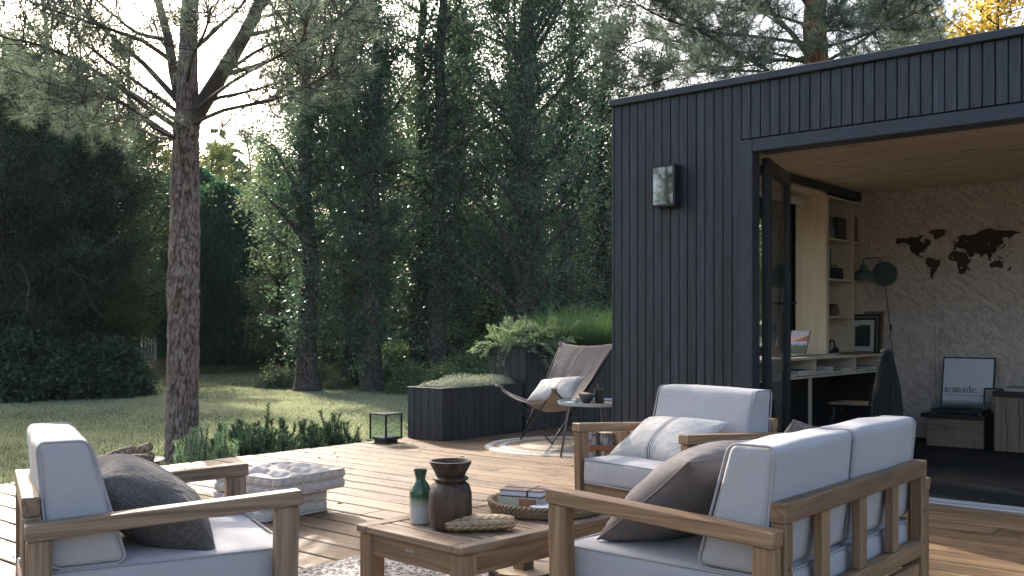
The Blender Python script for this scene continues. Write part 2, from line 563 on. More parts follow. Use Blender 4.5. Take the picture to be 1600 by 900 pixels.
# ------------------------------------------------------------------ cabin
CYF = 6.39      # facade plane
CXL = -4.37     # left side
CXR = 1.55
CYB = 10.3
ZT = 2.88; ZO = 2.43; CEIL = 2.50
OX0, OX1 = -3.28, 1.2
m, nt, bs = new_mat('strand_board')
v = coords(nt, (1, 1, 1))
cols = []
acc = None
for k, rz in enumerate((0.2, .95, 1.75, 2.5)):
    vv = coords(nt, (21, 21, 21), rot=(0, rz, 0))
    st = N(nt, 'ShaderNodeMapping'); st.inputs['Scale'].default_value = (.42, 1, 2.6); st.inputs['Location'].default_value = (k * 3.3, k, k * 5.1)
    nt.links.new(vv, st.inputs[0])
    nz = nt.nodes.new('ShaderNodeTexNoise'); nz.inputs['Scale'].default_value = .9; nt.links.new(st.outputs[0], nz.inputs['Vector'])
    va = nt.nodes.new('ShaderNodeVectorMath'); va.operation = 'MULTIPLY_ADD'
    nt.links.new(nz.outputs['Color'], va.inputs[0]); va.inputs[1].default_value = (.9, .9, .9); nt.links.new(st.outputs[0], va.inputs[2])
    vo = nt.nodes.new('ShaderNodeTexVoronoi'); vo.inputs['Scale'].default_value = 1.0; nt.links.new(va.outputs[0], vo.inputs['Vector'])
    sep = nt.nodes.new('ShaderNodeSeparateColor'); nt.links.new(vo.outputs['Color'], sep.inputs[0])
    cols.append((sep.outputs[0], sep.outputs[1]))
acc = cols[0][0]
for (a_, b_) in cols[1:]:
    sel = math_n(nt, 'GREATER_THAN', b_, .55)
    mx = nt.nodes.new('ShaderNodeMix'); nt.links.new(sel, mx.inputs[0]); nt.links.new(acc, mx.inputs[2]); nt.links.new(a_, mx.inputs[3]); acc = mx.outputs[0]
fine = noise_t(nt, coords(nt, (60, 60, 60)), 1, 4, .7, 1.0)
f = math_n(nt, 'ADD', math_n(nt, 'MULTIPLY', acc, .7), math_n(nt, 'MULTIPLY', fine, .4))
c = ramp(nt, f, [(.15, (.40, .325, .285)), (.5, (.56, .475, .425)), (.95, (.70, .62, .57))])
nt.links.new(c, bs.inputs['Base Color']); bs.inputs['Roughness'].default_value = .6
bump(nt, f, bs, .5, .006)
M['osb'] = m
M['ceil'] = wood('ceiling_spruce', (.66, .50, .32), (.78, .62, .42), (.86, .72, .52), 'x', rough=.6, gs=.7, knots=.5, var=.12, bumpk=.1, knotcol=(.16, .08, .04))
M['carpet'] = fabric('black_carpet', (.014, .016, .019), (.009, .010, .012), bs_k=.8, mottled=.1, wr=.1, sheen=0.0)

cabin = empty('cabin', (0, 0, 0), label='flat roofed cabin clad in narrow blue black vertical boards with a wide open doorway', cat='cabin')
def build_cabin():
    r = random.Random(3)
    pw = .0725
    # facade boards, one by one
    x = CXL + .012; first = True
    while x < CXR - pw:
        z0 = .02 if x + pw < OX0 + .02 else ZO + .01
        w = pw - .007
        V, F = cbox_geo(w, .022, (ZT - .055) - z0, .0025)
        me = bpy.data.meshes.new('cladding_board'); me.from_pydata(V, [], F)
        o = link_mesh('cladding_board', me, M['clad'], cabin)
        o.location = (x + pw / 2, CYF + .011 + r.uniform(-.0012, .0012), (ZT - .055 + z0) / 2)
        x += pw
    # corner post and backing
    MB().box((CXL + .004, CYF + .012, 1.42), (.016, .032, 2.80), .002).build('corner_trim', M['clad_smooth'], cabin)
    MB().box(((CXL + OX0) / 2 + .02, CYF + .034, 1.43), (OX0 - CXL - .02, .02, 2.80), .001).build('backing', M['black'], cabin)
    MB().box(((OX0 + CXR) / 2 + .03, CYF + .034, 2.63), (CXR - OX0 - .02, .02, .38), .001).build('backing', M['black'], cabin)
    # roof edge
    MB().box(((CXL + CXR) / 2, CYF + .0, ZT - .026), (CXR - CXL + .03, .075, .052), .004).build('roof_edge', M['clad_smooth'], cabin)
    MB().box(((CXL + CXR) / 2, (CYF + CYB) / 2 + .02, ZT - .05), (CXR - CXL, CYB - CYF - .06, .05), .004).build('roof', M['black'], cabin)
    # door frame
    fw = .10
    MB().box((OX0 + fw / 2, CYF + .045, (ZO) / 2 + .005), (fw, .125, ZO - .01), .006).build('door_frame', M['clad_smooth'], cabin)
    MB().box(((OX0 + OX1) / 2 + fw / 2 + .001, CYF + .045, ZO - .045), (OX1 - OX0 - fw, .125, .09), .006).build('door_frame', M['clad_smooth'], cabin)
    MB().box((OX1 + fw / 2, CYF + .045, ZO / 2), (fw, .125, ZO - .01), .006).build('door_frame', M['clad_smooth'], cabin)
    MB().box(((OX1 + CXR) / 2 + .05, CYF + .03, 1.22), (CXR - OX1 - .10, .05, 2.42), .002).build('front_wall', M['clad'], cabin)
    MB().box(((OX0 + fw + OX1) / 2, CYF + .150, 2.42), (OX1 - OX0 - fw, .08, .15), .003).build('lintel', M['frame_dark'], cabin)
    # threshold track: three rails
    tr = MB()
    for k in range(3): tr.box(((OX0 + fw + OX1) / 2, CYF + .045 + k * .036, .012), (OX1 - OX0 - fw, .014, .024), .002)
    tr.box(((OX0 + fw + OX1) / 2, CYF + .08, .004), (OX1 - OX0 - fw, .125, .012), .002)
    tr.build('threshold_track', M['steel'], cabin)
    # floor, ceiling, walls
    MB().box(((CXL + CXR) / 2, (CYF + CYB) / 2 + .07, -.015), (CXR - CXL - .1, CYB - CYF - .16, .05), .001).build('carpet_floor', M['carpet'], cabin)
    # ceiling planks
    y = CYF + .14
    me = None
    while y < CYB - .12:
        if me is None:
            V, F = cbox_geo(CXR - CXL - .1, .1385, .02, .0015)
            me = bpy.data.meshes.new('ceiling_plank'); me.from_pydata(V, [], F); me.materials.append(M['ceil'])
        o = bpy.data.objects.new('ceiling_plank', me); COL.objects.link(o); o.parent = cabin
        o.location = ((CXL + CXR) / 2, y + .07, CEIL + .01)
        y += .14
    # back wall of strand board panels
    x = CXL + .06
    while x < CXR - .1:
        w = min(1.22, CXR - .06 - x)
        MB().box((x + w / 2, CYB - .155, CEIL / 2), (w - .003, .02, CEIL - .004), .001).build('wall_panel', M['osb'], cabin)
        x += w
    MB().box(((CXL + CXR) / 2, CYB - .06, 1.40), (CXR - CXL, .12, 2.75), .001).build('back_wall', M['clad'], cabin)
    # left wall with a window opening y 7.55..9.15, z .90..2.22
    wy0, wy1, wz0, wz1 = 7.45, 9.12, .86, 2.22
    lw = MB()
    lw.box((CXL + .09, (CYF + .06 + wy0) / 2, 1.39), (.16, wy0 - CYF - .06, 2.74), .001)
    lw.box((CXL + .09, (CYB - .13 + wy1) / 2, 1.39), (.16, CYB - .13 - wy1, 2.74), .001)
    lw.box((CXL + .09, (wy0 + wy1) / 2, wz0 / 2), (.16, wy1 - wy0, wz0), .001)
    lw.box((CXL + .09, (wy0 + wy1) / 2, (wz1 + 2.76) / 2), (.16, wy1 - wy0, 2.76 - wz1), .001)
    lw.build('side_wall', M['black'], cabin)
    rw = MB(); ay, by_ = CYF + .07, CYB - .07
    rw.box((CXR - .05, (ay + 6.9) / 2, 1.40), (.1, 6.9 - ay, 2.74), .001); rw.box((CXR - .05, (by_ + 9.9) / 2, 1.40), (.1, by_ - 9.9, 2.74), .001)
    rw.box((CXR - .05, 8.4, .10), (.1, 3.0, .16), .001); rw.box((CXR - .05, 8.4, 2.6), (.1, 3.0, .34), .001)
    rw.build('side_wall', M['osb'], cabin)
    w = MB().box((CXR - .05, 8.4, 1.31), (.06, .06, 2.25), .003).build('window', M['frame_dark'], cabin)  # unseen glazing in the right end wall, added to brighten the room
    MB().box((CXR - .05, 8.4, 1.31), (.006, 2.99, 2.25), .0005).build('pane', M['glass'], w)
    # window
    wf = MB(); X = CXL + .10
    for (yy, zz, sy, sz) in (((wy0 + .035), (wz0 + wz1) / 2, .07, wz1 - wz0), ((wy1 - .035), (wz0 + wz1) / 2, .07, wz1 - wz0),
                             ((wy0 + wy1) / 2, wz0 + .035, wy1 - wy0 - .14, .07), ((wy0 + wy1) / 2, wz1 - .035, wy1 - wy0 - .14, .07),
                             ((wy0 + wy1) / 2 + .1, (wz0 + wz1) / 2, .06, wz1 - wz0 - .14)):
        wf.box((X, yy, zz), (.07, sy, sz), .003)
    w = wf.build('window', M['frame_dark'], cabin)
    MB().box((X, (wy0 + wy1) / 2, (wz0 + wz1) / 2), (.006, wy1 - wy0 - .14, wz1 - wz0 - .14), .0005).build('pane', M['glass'], w)
    # plywood lining of the desk niche
    MB().box((-3.965, 9.20, 1.615), (.31, .022, 1.55), .001).build('niche_panel', M['ply'], cabin)
    MB().box((-3.965, (6.9 + 9.188) / 2, 2.40), (.31, 9.188 - 6.9, .022), .001).build('niche_panel', M['plyshelf'], cabin)
build_cabin()

# plastered beam above the shelves
MB().box((-3.97, 8.4, 2.452), (.34, 3.35, .080), .002).build('bulkhead', M['black'], cabin)

def door_leaf(p0, p1, label):
    p0, p1 = Vector(p0), Vector(p1); d = p1 - p0; L = d.length
    t = empty('door_leaf', p0, math.atan2(d.y, d.x)); t.parent = cabin
    H = 2.31
    g = MB()
    g.box((.045, 0, H / 2 + .03), (.09, .055, H), .004); g.box((L - .045, 0, H / 2 + .03), (.09, .055, H), .004)
    g.box((L / 2, 0, .03 + .05), (L - .18, .055, .10), .004); g.box((L / 2, 0, H + .03 - .05), (L - .18, .055, .10), .004)
    f = g.build('leaf_frame', M['frame_dark'], t)
    MB().box((L / 2, 0, H / 2 + .03), (L - .18, .012, H - .2), .001).build('pane', M['glass'], t)
    h = MB(); h.tube([(L - .05, -.03, 1.30), (L - .05, -.075, 1.30), (L - .17, -.078, 1.30)], .009, 8)
    h.tube([(L - .05, .03, 1.30), (L - .05, .075, 1.30), (L - .17, .078, 1.30)], .009, 8)
    h.box((L - .05, 0, 1.25), (.03, .07, .22), .003)
    h.build('handle', M['blackmetal'], t, True)
    return t
door_leaf((-3.215, 6.66, 0), (-3.44, 7.52, 0), 'x')
door_leaf((-3.12, 6.60, 0), (-3.30, 6.72, 0), 'y') if False else None

# wall lantern on the facade
def wall_lantern():
    t = empty('wall_lantern', (-3.85, CYF - .001, 2.0), 0, 'square black wall lantern with mirrored glass front on the dark cladding', 'wall lamp')
    w, dp, h = .205, .11, .31
    g = MB()
    g.box((0, -.008, h / 2), (w, .014, h), .002)
    for sx in (-1, 1):
        g.box((sx * (w / 2 - .009), -dp + .009, h / 2), (.018, .018, h), .002)
        g.box((sx * (w / 2 - .004), -dp / 2 - .002, h / 2), (.006, dp - .034, h - .03), .001)
    for z in (.009, h - .009): g.box((0, -dp / 2 - .008, z), (w - .037, dp - .018, .017), .002)
    g.build('housing', M['blackmetal'], t)
    m, nt, bs = new_mat('smoked_glass'); bs.inputs['Base Color'].default_value = (.02, .022, .026, 1); bs.inputs['Roughness'].default_value = .03
    bs.inputs['IOR'].default_value = 2.6; bs.inputs['Specular IOR Level'].default_value = 1.0
    MB().box((0, -dp + .006, h / 2), (w - .034, .004, h - .032), .0005).build('glass_front', m, t)
    MB().lathe([(.02, 0), (.022, .05), (.012, .12), (0, .13)], 12, (0, -.055, .03)).build('bulb', plain('frosted_bulb', (.7, .7, .68), .4), t, True)
    MB().lathe([(.03, -.012), (.03, .0)], 16, (0, -.055, 0)).build('bottom_cap', M['blackmetal'], t)
wall_lantern()

# ------------------------------------------------------------------ interior furniture
def flatbox(name, c, size, mat, label=None, cat=None, rz=0, group=None, parent=None, ch=.003, rot=None):
    o = MB().box((0, 0, size[2] / 2), size, ch).build(name, mat, parent)
    o.location = c; o.rotation_euler = rot if rot else (0, 0, rz)
    if label: tag(o, label, cat, group)
    return o

SHX0, SHX1 = -4.12, -3.80
shelf_z = [.845, 1.21, 1.575, 1.97, 2.375]
def bookshelf():
    t = empty('bookshelf', (0, 0, 0), 0, 'plywood bookshelf with open compartments between window and back wall', 'bookshelf')
    def piece(nm, c, s): MB().box(c, s, .0012).build(nm, M['plyshelf'], t)
    xm = (SHX0 + SHX1) / 2; w = SHX1 - SHX0
    for y in (9.225, 9.86, 10.118):
        piece('upright', (xm, y, (.846 + 2.386) / 2), (w, .02, 2.386 - .846))
    for z in shelf_z[1:]:
        piece('shelf', (xm, (9.236 + 9.849) / 2, z), (w - .004, .611, .018))
        piece('shelf', (xm, (9.871 + 10.107) / 2, z if z > 1.3 else 1.13), (w - .004, .235, .018))
    piece('back_panel', (SHX0 + .004, 9.67, 1.6), (.006, .86, 1.5))
bookshelf()

def desk():
    t = empty('desk', (0, 0, 0), 0, 'long built in plywood desk with open cubbies under its top', 'desk')
    def piece(nm, c, s): MB().box(c, s, .0015).build(nm, M['plyshelf'], t)
    y0, y1 = 7.05, 10.12; xm = (-4.17 - 3.58) / 2; w = .59
    piece('desk_top', (xm, (y0 + y1) / 2, .834), (w, y1 - y0, .022))
    piece('lower_board', (xm, (y0 + y1) / 2, .672), (w - .004, y1 - y0, .018))
    for y in (7.06, 7.7, 8.42, 9.35, 10.10): piece('divider', (xm, y, .752), (w - .008, .018, .141))
    piece('leg_panel', (xm + .27, 8.34, .335), (.03, .018, .65))
    MB().box((xm, 10.09, .335), (w - .02, .018, .65), .001).build('leg_panel', M['black'], t)  # black here stands in for the shade under the desk
    piece('rear_board', (-4.165, (y0 + y1) / 2, .335), (.012, y1 - y0 - .05, .65)).__class__ if False else MB().box((-4.165, (y0 + y1) / 2, .335), (.012, y1 - y0 - .05, .65), .001).build('rear_board', M['black'], t)
desk()

def blind():
    t = empty('roller_blind', (-4.02, 8.3, 2.325), 0, 'white roller blind cassette above the side window', 'blind')
    MB().tube([(0, -.82, 0), (0, .82, 0)], .038, 16).build('cassette', plain('blind_white', (.62, .62, .60), .5), t, True)
    MB().box((.0, .826, 0), (.08, .008, .08), .003).build('bracket', M['plyshelf'], t)
blind()

BOOKC = [(.05, .055, .06), (.12, .13, .14), (.25, .22, .18), (.08, .10, .13), (.38, .36, .33), (.16, .07, .05), (.03, .035, .04)]
bookmats = [plain('book_cover_%s' % 'abcdefg'[i], c_, .55) for i, c_ in enumerate(BOOKC)]
M['paper'] = plain('paper_pages', (.62, .59, .52), .8, 0, .2, 200, .12)
def book(name, c, size, mat, label, rz=0, rot=None, cat='book', group=None):
    """size: (along spine? x, y, thickness z) lying flat, cover plus page block"""
    t = empty(name, c, rz, label, cat, group, rot)
    x, y, z = size; th = min(.004, z * .18)
    g = MB(); g.box((0, 0, th / 2), (x, y, th), .001); g.box((0, 0, z - th / 2), (x, y, th), .001); g.box((-x / 2 + th / 2, 0, z / 2), (th, y, z - 2 * th), .001)
    g.build('cover', mat, t)
    MB().box((th, 0, z / 2), (x - 2 * th - .004, y - .008, z - 2 * th - .0006), .001).build('pages', M['paper'], t)
    return t
R90 = R(90)
XS = -3.93
def shelf_things():
    r = random.Random(9)
    def standing(y, z, th, h, mat, label, lean=0.0, dp=.2, nm='book', x=None):
        # stands upright: spine towards the room
        t = empty(nm, ((x if x is not None else XS), y, z), 0, label, 'book')
        t.rotation_euler = (lean, 0, 0)
        th2 = .003
        g = MB(); g.box((0, -th / 2 + th2 / 2, h / 2), (dp, th2, h), .0008); g.box((0, th / 2 - th2 / 2, h / 2), (dp, th2, h), .0008)
        g.box((dp / 2 - th2 / 2, 0, h / 2), (th2, th - 2 * th2, h), .0008); g.build('cover', mat, t)
        MB().box((-.004, 0, h / 2), (dp - .012, th - 2 * th2 - .001, h - .008), .0008).build('pages', M['paper'], t)
    z = shelf_z[3] + .0095
    flatbox('storage_box', (XS, 9.34, z), (.22, .16, .12), bookmats[1], 'dark grey storage box at the bottom left of the upper shelf', 'box')
    flatbox('storage_box', (XS, 9.34, z + .121), (.20, .13, .08), bookmats[3], 'small blue grey box stacked on the grey box of the upper shelf', 'box')
    flatbox('storage_box', (XS, 9.62, z), (.22, .20, .22), bookmats[6], 'tall black storage box beside the stacked boxes on the upper shelf', 'box')
    flatbox('storage_box', (XS, 9.97, z), (.2, .15, .26), bookmats[5], 'dark brown box in the narrow top compartment', 'box')
    z = shelf_z[2] + .0095
    standing(9.30, z, .015, .28, bookmats[4], 'thin white book leaning in the second shelf', -.12)
    standing(9.335, z, .02, .29, bookmats[3], 'tall dark book leaning against the white one', -.10)
    t = empty('radio', (XS, 9.62, z), 0, 'small black radio on the second shelf', 'radio')
    MB().box((0, 0, .06), (.14, .26, .12), .01).build('body', M['black'], t)
    MB().tube([(0, -.1, .115), (0, -.1, .15), (0, .1, .15), (0, .1, .115)], .006, 8).build('handle', M['blackmetal'], t, True)
    MB().tube([(.068, -.06, .06), (.078, -.06, .06)], .035, 14).build('speaker', M['frame_dark'], t)
    t = empty('figurine', (XS, 9.97, z), 0, 'dark abstract figurine in the narrow second compartment', 'figurine')
    MB().lathe([(.045, 0), (.05, .02), (.02, .06), (.03, .12), (.05, .17), (.02, .22), (.028, .25), (.0, .28)], 14).build('body', M['black'], t, True)
    z = shelf_z[1] + .0095
    for k, (y, h, rr, lab) in enumerate(((9.30, .24, .035, 'tall dark bottle on the third shelf'), (9.38, .19, .04, 'black flask beside the tall bottle'),
                                    (9.44, .14, .03, 'short black bottle between flask and jar'))):
        t = empty('bottle', (XS, y, z), 0, lab, 'bottle')
        MB().lathe([(rr, 0), (rr, h * .6), (rr * .35, h * .75), (rr * .35, h * .93)], 14).build('body', M['black'], t, True)
        MB().lathe([(rr * .42, h * .93), (rr * .42, h)], 12).build('cap', bookmats[2], t, True)
    t = empty('jar', (XS, 9.62, z), 0, 'squat brown ceramic jar on the third shelf', 'jar')
    MB().lathe([(.05, 0), (.07, .02), (.075, .06), (.06, .10), (.045, .11)], 18).build('body', plain('brown_ceramic', (.09, .06, .045), .4), t, True)
    MB().lathe([(.048, .11), (.05, .125), (.0, .13)], 18).build('lid', M['black'], t, True)
    t = empty('skull_ornament', (XS, 9.97, 1.14), 0, 'black and white patterned ornament in the narrow compartment', 'ornament')
    MB().lathe([(.03, 0), (.05, .03), (.055, .07), (.035, .11), (0, .125)], 14).build('body', bookmats[4], t, True)
    g = MB()
    for k in range(4): g.tube([(.05 * math.cos(a), .05 * math.sin(a), .03 + .022 * k) for a in np.linspace(-1, 1, 8)], .006, 6)
    g.build('stripe', M['black'], t, True)
    z = .8455
    t = empty('camera_body', (XS + .05, 9.31, z), 0, 'old folding camera standing on the desk under the shelf', 'camera')
    MB().box((0, 0, .07), (.06, .12, .14), .01).build('body', M['black'], t)
    MB().tube([(.03, 0, .07), (.07, 0, .07)], .035, 16).build('lens', M['steel'], t, True)
    t = empty('headphones', (XS + .05, 9.50, z), 0, 'black headphones resting on the desk near the shelf', 'headphones')
    MB().tube([(0, .09 * math.cos(a), .02 + .12 * math.sin(a)) for a in np.linspace(.1, 3.04, 14)], .009, 8).build('band', M['black'], t, True)
    for s in (-1, 1): MB().tube([(0, s * .095, .035), (0, s * .06, .035)], .034, 14).build('ear_cup', M['black'], t, True)
    # framed pictures leaning in the corner under the narrow column
    fm = [wood('frame_oak', (.16, .09, .05), (.24, .14, .08), (.3, .19, .11), 'z', knots=0), M['black'], M['black']]
    for k, (y, h, w, mt, lab) in enumerate(((10.085, .43, .34, fm[0], 'tallest brown picture frame leaning on the wall behind the others'),
                                            (10.04, .40, .32, fm[1], 'middle black picture frame in the leaning stack on the desk'),
                                            (9.985, .36, .28, fm[2], 'front black frame with white mount and dark photograph'))):
        t = empty('picture_frame', (-3.76 , y, z), 0, lab, 'picture frame')
        t.rotation_euler = (R(-6 + k), 0, R(-4))
        g = MB()
        for s in (-1, 1): g.box((s * (w / 2 - .01), 0, h / 2), (.02, .018, h), .002)
        for zz in (.01, h - .01): g.box((0, 0, zz), (w - .04, .018, .02), .002)
        g.build('frame', mt, t)
        pr = MB().box((0, .001, h / 2), (w - .04, .006, h - .04), .0005).build('mount', plain('mount_white', (.62, .63, .63), .6) if k == 2 else bookmats[2], t)
        if k == 2: MB().box((0, -.0035, h / 2), (w - .12, .002, h - .14), .0003).build('photograph', plain('dark_photo', (.05, .055, .06), .4, 0, 0, 12, .6), t)
shelf_things()

def laptop():
    # behind the door leaf edge; screen faces the room at an angle
    t = empty('laptop', (-3.86, 8.42, .8455), R(-35), 'open black laptop showing a red rock landscape on its screen', 'laptop')
    MB().box((0, -.02, .008), (.31, .21, .014), .004).build('keyboard_base', plain('laptop_grey', (.05, .052, .055), .4, .3), t)
    lid = empty('screen', (0, .09, .014)); lid.parent = t; lid.rotation_euler = (R(-14), 0, 0)
    MB().box((0, .004, .115), (.32, .006, .23), .003).build('lid', M['black'], lid)
    m, nt, bs = new_mat('screen_picture')
    v = coords(nt, (1, 1, 1)); sx = nt.nodes.new('ShaderNodeSeparateXYZ'); nt.links.new(v, sx.inputs[0])
    nz = noise_t(nt, v, 14, 4, .6)
    zz = math_n(nt, 'ADD', sx.outputs['Z'], math_n(nt, 'MULTIPLY', nz, .05))
    sl = math_n(nt, 'ADD', zz, math_n(nt, 'MULTIPLY', sx.outputs['X'], -.28))
    c1 = ramp(nt, zz, [(.0, (.02, .035, .03)), (.11, (.05, .06, .045)), (.125, (.16, .25, .42)), (.145, (.3, .35, .45)), (.15, (.42, .24, .15)), (.24, (.20, .24, .36))])
    rock = ramp(nt, sl, [(.165, (1, 1, 1)), (.175, (0, 0, 0))], 'LINEAR')
    up = ramp(nt, zz, [(.145, (0, 0, 0)), (.15, (1, 1, 1))])
    c = mixc(nt, mixc(nt, 1.0, rock, up, 'MULTIPLY'), c1, (.16, .05, .03))
    nt.links.new(c, bs.inputs['Base Color']); nt.links.new(c, bs.inputs['Emission Color']); bs.inputs['Emission Strength'].default_value = .05
    bs.inputs['Roughness'].default_value = .2
    MB().box((0, -.0005, .118), (.30, .002, .205), .0003).build('display', m, lid)
laptop()
def desk_things():
    z = .8455
    rows = [('notebook', (-3.74, 8.72, z), (.15, .21, .012), bookmats[6], 'flat black notebook near the laptop on the desk'),
            ('magazine', (-3.72, 9.02, z), (.21, .28, .008), bookmats[4], 'open white magazine lying on the desk'),
            ('notebook', (-3.70, 9.05, z + .0085), (.13, .18, .010), bookmats[1], 'grey notebook on top of the white magazine')]
    for nm, c, s, mt, lab in rows: book(nm, c, s, mt, lab, R(12))
    bd = flatbox('wooden_board', (-3.75, 9.72, z), (.24, .52, .016), wood('board_wood', (.2, .1, .05), (.3, .17, .09), (.36, .22, .12), 'y', knots=0), 'brown wooden board lying at the far end of the desk', 'board', R(4))
    t = empty('pencil_cup', (-3.84, 8.15, z), 0, 'small brown leather cup with scissors beside the laptop', 'cup')
    MB().lathe([(.035, 0), (.038, .1), (.034, .1), (.033, .01), (0, .01)], 16).build('cup', plain('tan_leather', (.28, .13, .06), .6), t, True)
    MB().tube([(0, 0, .05), (.01, .02, .17)], .005, 6).tube([(0, .01, .05), (-.01, -.02, .16)], .005, 6).build('scissors', M['steel'], t, True)
    # cubbies
    z = .6815
    y = 7.80; r = random.Random(4); k = 0
    labs = ['flat stack of white paper in the left cubby', 'dark folder lying in the left cubby', 'blue grey catalogue in the middle cubby', 'small white box of cards in the middle cubby',
            'black notebook lying in the middle cubby', 'pale paperback in the middle cubby', 'grey magazine in the right cubby', 'thin black folder in the right cubby']
    for y, w, h, mi in ((7.95, .22, .03, 4), (8.22, .26, .055, 6), (8.56, .22, .045, 3), (8.80, .1, .07, 4), (8.98, .18, .03, 6), (9.20, .2, .05, 4), (9.55, .22, .03, 1), (9.85, .2, .045, 6)):
        book('book', (-3.70, y, z), (.2, w, h), bookmats[mi], labs[k]); k += 1
desk_things()

def wall_lamp():
    c = atY(1383, 428, 10.13)
    green = plain('sage_enamel', (.085, .12, .115), .4, .1)
    t = empty('wall_lamp', (c.x, 10.135, c.z), 0, 'sage green wall lamp with round back plate and dome shade', 'wall lamp')
    MB().tube([(0, 0, 0), (0, -.03, 0)], .125, 28).build('back_plate', green, t, True)
    MB().tube([(-.02, -.03, 0), (-.02, -.09, .02), (-.02, -.09, .15), (-.05, -.09, .165), (-.17, -.09, .165), (-.19, -.09, .15), (-.19, -.09, .10)], .008, 8).build('arm', green, t, True)
    MB().lathe([(.02, .10), (.03, .10), (.035, .05), (.09, .02), (.115, -.03), (.118, -.07), (.112, -.07), (.108, -.03), (.085, .015), (.02, .045)], 28, (-.19, -.09, 0)).build('shade', green, t, True)
    MB().lathe([(.0, -.05), (.03, -.03), (.03, .01), (0, .03)], 14, (-.19, -.09, 0)).build('bulb', plain('bulb_glass', (.6, .6, .55), .3), t, True)
    P = [atY(x, y, 10.12) for x, y in ((1383, 444), (1386, 470), (1390, 505), (1392, 515), (1391, 528), (1395, 545), (1396, 560))]
    o = MB().tube(P, .004, 6).build('lamp_cord', M['black'], None, True); o.parent = t; o.location = (-t.location.x, -t.location.y, -t.location.z)
    p = atY(1392, 512, 10.115)
    o = MB().box((p.x - t.location.x, p.y - t.location.y, p.z - t.location.z), (.02, .018, .06), .005).build('cord_switch', M['black'], t)
wall_lamp()

def world_map():
    L = {}
    L['north_america'] = [(140,300),(185,290),(250,293),(290,282),(345,283),(375,282),(395,268),(385,255),(410,265),(437,262),(420,285),(400,300),(395,320),(420,340),(447,350),(455,330),(445,305),(465,300),(500,310),(528,338),(505,348),(515,360),(480,385),(470,405),(440,430),(450,455),(440,452),(430,440),(395,450),(388,475),(410,485),(425,480),(430,495),(455,510),(445,515),(415,499),(365,487),(350,465),(315,455),(290,410),(285,375),(260,350),(225,342),(195,345),(175,362),(155,360),(135,340),(145,320)]
    L['greenland'] = [(483,228),(530,208),(600,195),(650,195),(695,207),(665,225),(675,250),(640,275),(600,285),(580,308),(560,303),(545,280),(555,260),(525,240)]
    L['south_america'] = [(462,540),(470,510),(500,500),(540,508),(560,522),(620,527),(615,580),(590,610),(580,640),(555,665),(540,710),(530,737),(515,725),(510,680),(515,620),(480,590),(460,560)]
    L['africa'] = [(705,490),(720,460),(755,430),(800,425),(812,440),(870,443),(900,455),(920,500),(935,520),(960,515),(935,560),(910,580),(915,620),(880,670),(845,685),(820,670),(808,610),(800,545),(760,535),(725,535),(705,510)]
    L['eurasia'] = [(742,400),(770,400),(765,375),(790,360),(800,335),(820,325),(800,300),(830,265),(870,250),(920,262),(1010,245),(1030,225),(1090,200),(1150,180),(1190,190),(1190,200),(1260,205),(1400,210),(1500,228),(1440,245),(1400,262),(1385,290),(1355,305),(1360,280),(1300,285),(1290,310),(1305,325),(1290,355),(1255,375),(1225,380),(1235,420),(1200,455),(1170,460),(1190,500),(1165,490),(1170,530),(1145,520),(1130,480),(1110,455),(1085,470),(1065,505),(1045,470),(1010,455),(985,450),(990,480),(935,500),(905,450),(890,430),(900,410),(850,405),(820,400),(800,385),(790,405),(770,420),(745,415)]
    L['great_britain'] = [(740,335),(765,322),(785,345),(775,360),(752,358)]
    L['australia'] = [(1150,570),(1200,545),(1215,528),(1240,545),(1250,520),(1300,570),(1300,600),(1280,618),(1240,605),(1200,605),(1160,620),(1148,600)]
    L['new_zealand'] = [(1345,638),(1375,598),(1390,605),(1370,640),(1350,645)]
    L['japan'] = [(1240,380),(1275,395),(1300,380),(1310,350),(1325,355),(1310,390),(1270,410),(1250,400)]
    L['madagascar'] = [(918,625),(940,605),(935,640),(920,650)]
    L['sumatra'] = [(1120,510),(1165,535),(1160,545),(1130,527)]
    L['new_guinea'] = [(1235,485),(1300,500),(1290,515),(1250,505)]
    mt = wood('dark_map_wood', (.05, .024, .015), (.07, .034, .022), (.09, .046, .031), 'x', knots=0, rough=.7)
    Y = 10.135
    c = atY(1500, 400, Y)
    t = empty('world_map', (c.x, Y, c.z), 0, 'dark brown wooden world map with white pins mounted on the strand board wall', 'wall art')
    for nm, pts in L.items():
        poly = []
        for (u, w_) in pts:
            p = atY(1380 + u / 6.923, 330 + w_ / 6.923, Y); poly.append((p.x - c.x, p.z - c.z))
        b = MB().prism(poly, 0, .010)
        b.v = [(x, -z, y) for x, y, z in b.v]
        b.build(nm, mt, t)
    pm = plain('white_pin', (.8, .8, .78), .4)
    first = None
    for (u, w_) in ((290,378),(515,622),(762,345),(816,312),(907,326),(755,404),(755,505),(847,614),(1150,352),(1040,475),(1200,495),(1160,610),(430,505)):
        p = atY(1380 + u / 6.923, 330 + w_ / 6.923, Y)
        if first is None:
            first = MB().lathe([(0, -.007), (.006, -.004), (.007, 0), (.006, .004), (0, .007)], 10).build('pin', pm, t, True); o = first
        else: o = first.copy(); COL.objects.link(o)
        o.location = (p.x - c.x, -.016, p.z - c.z)
world_map()

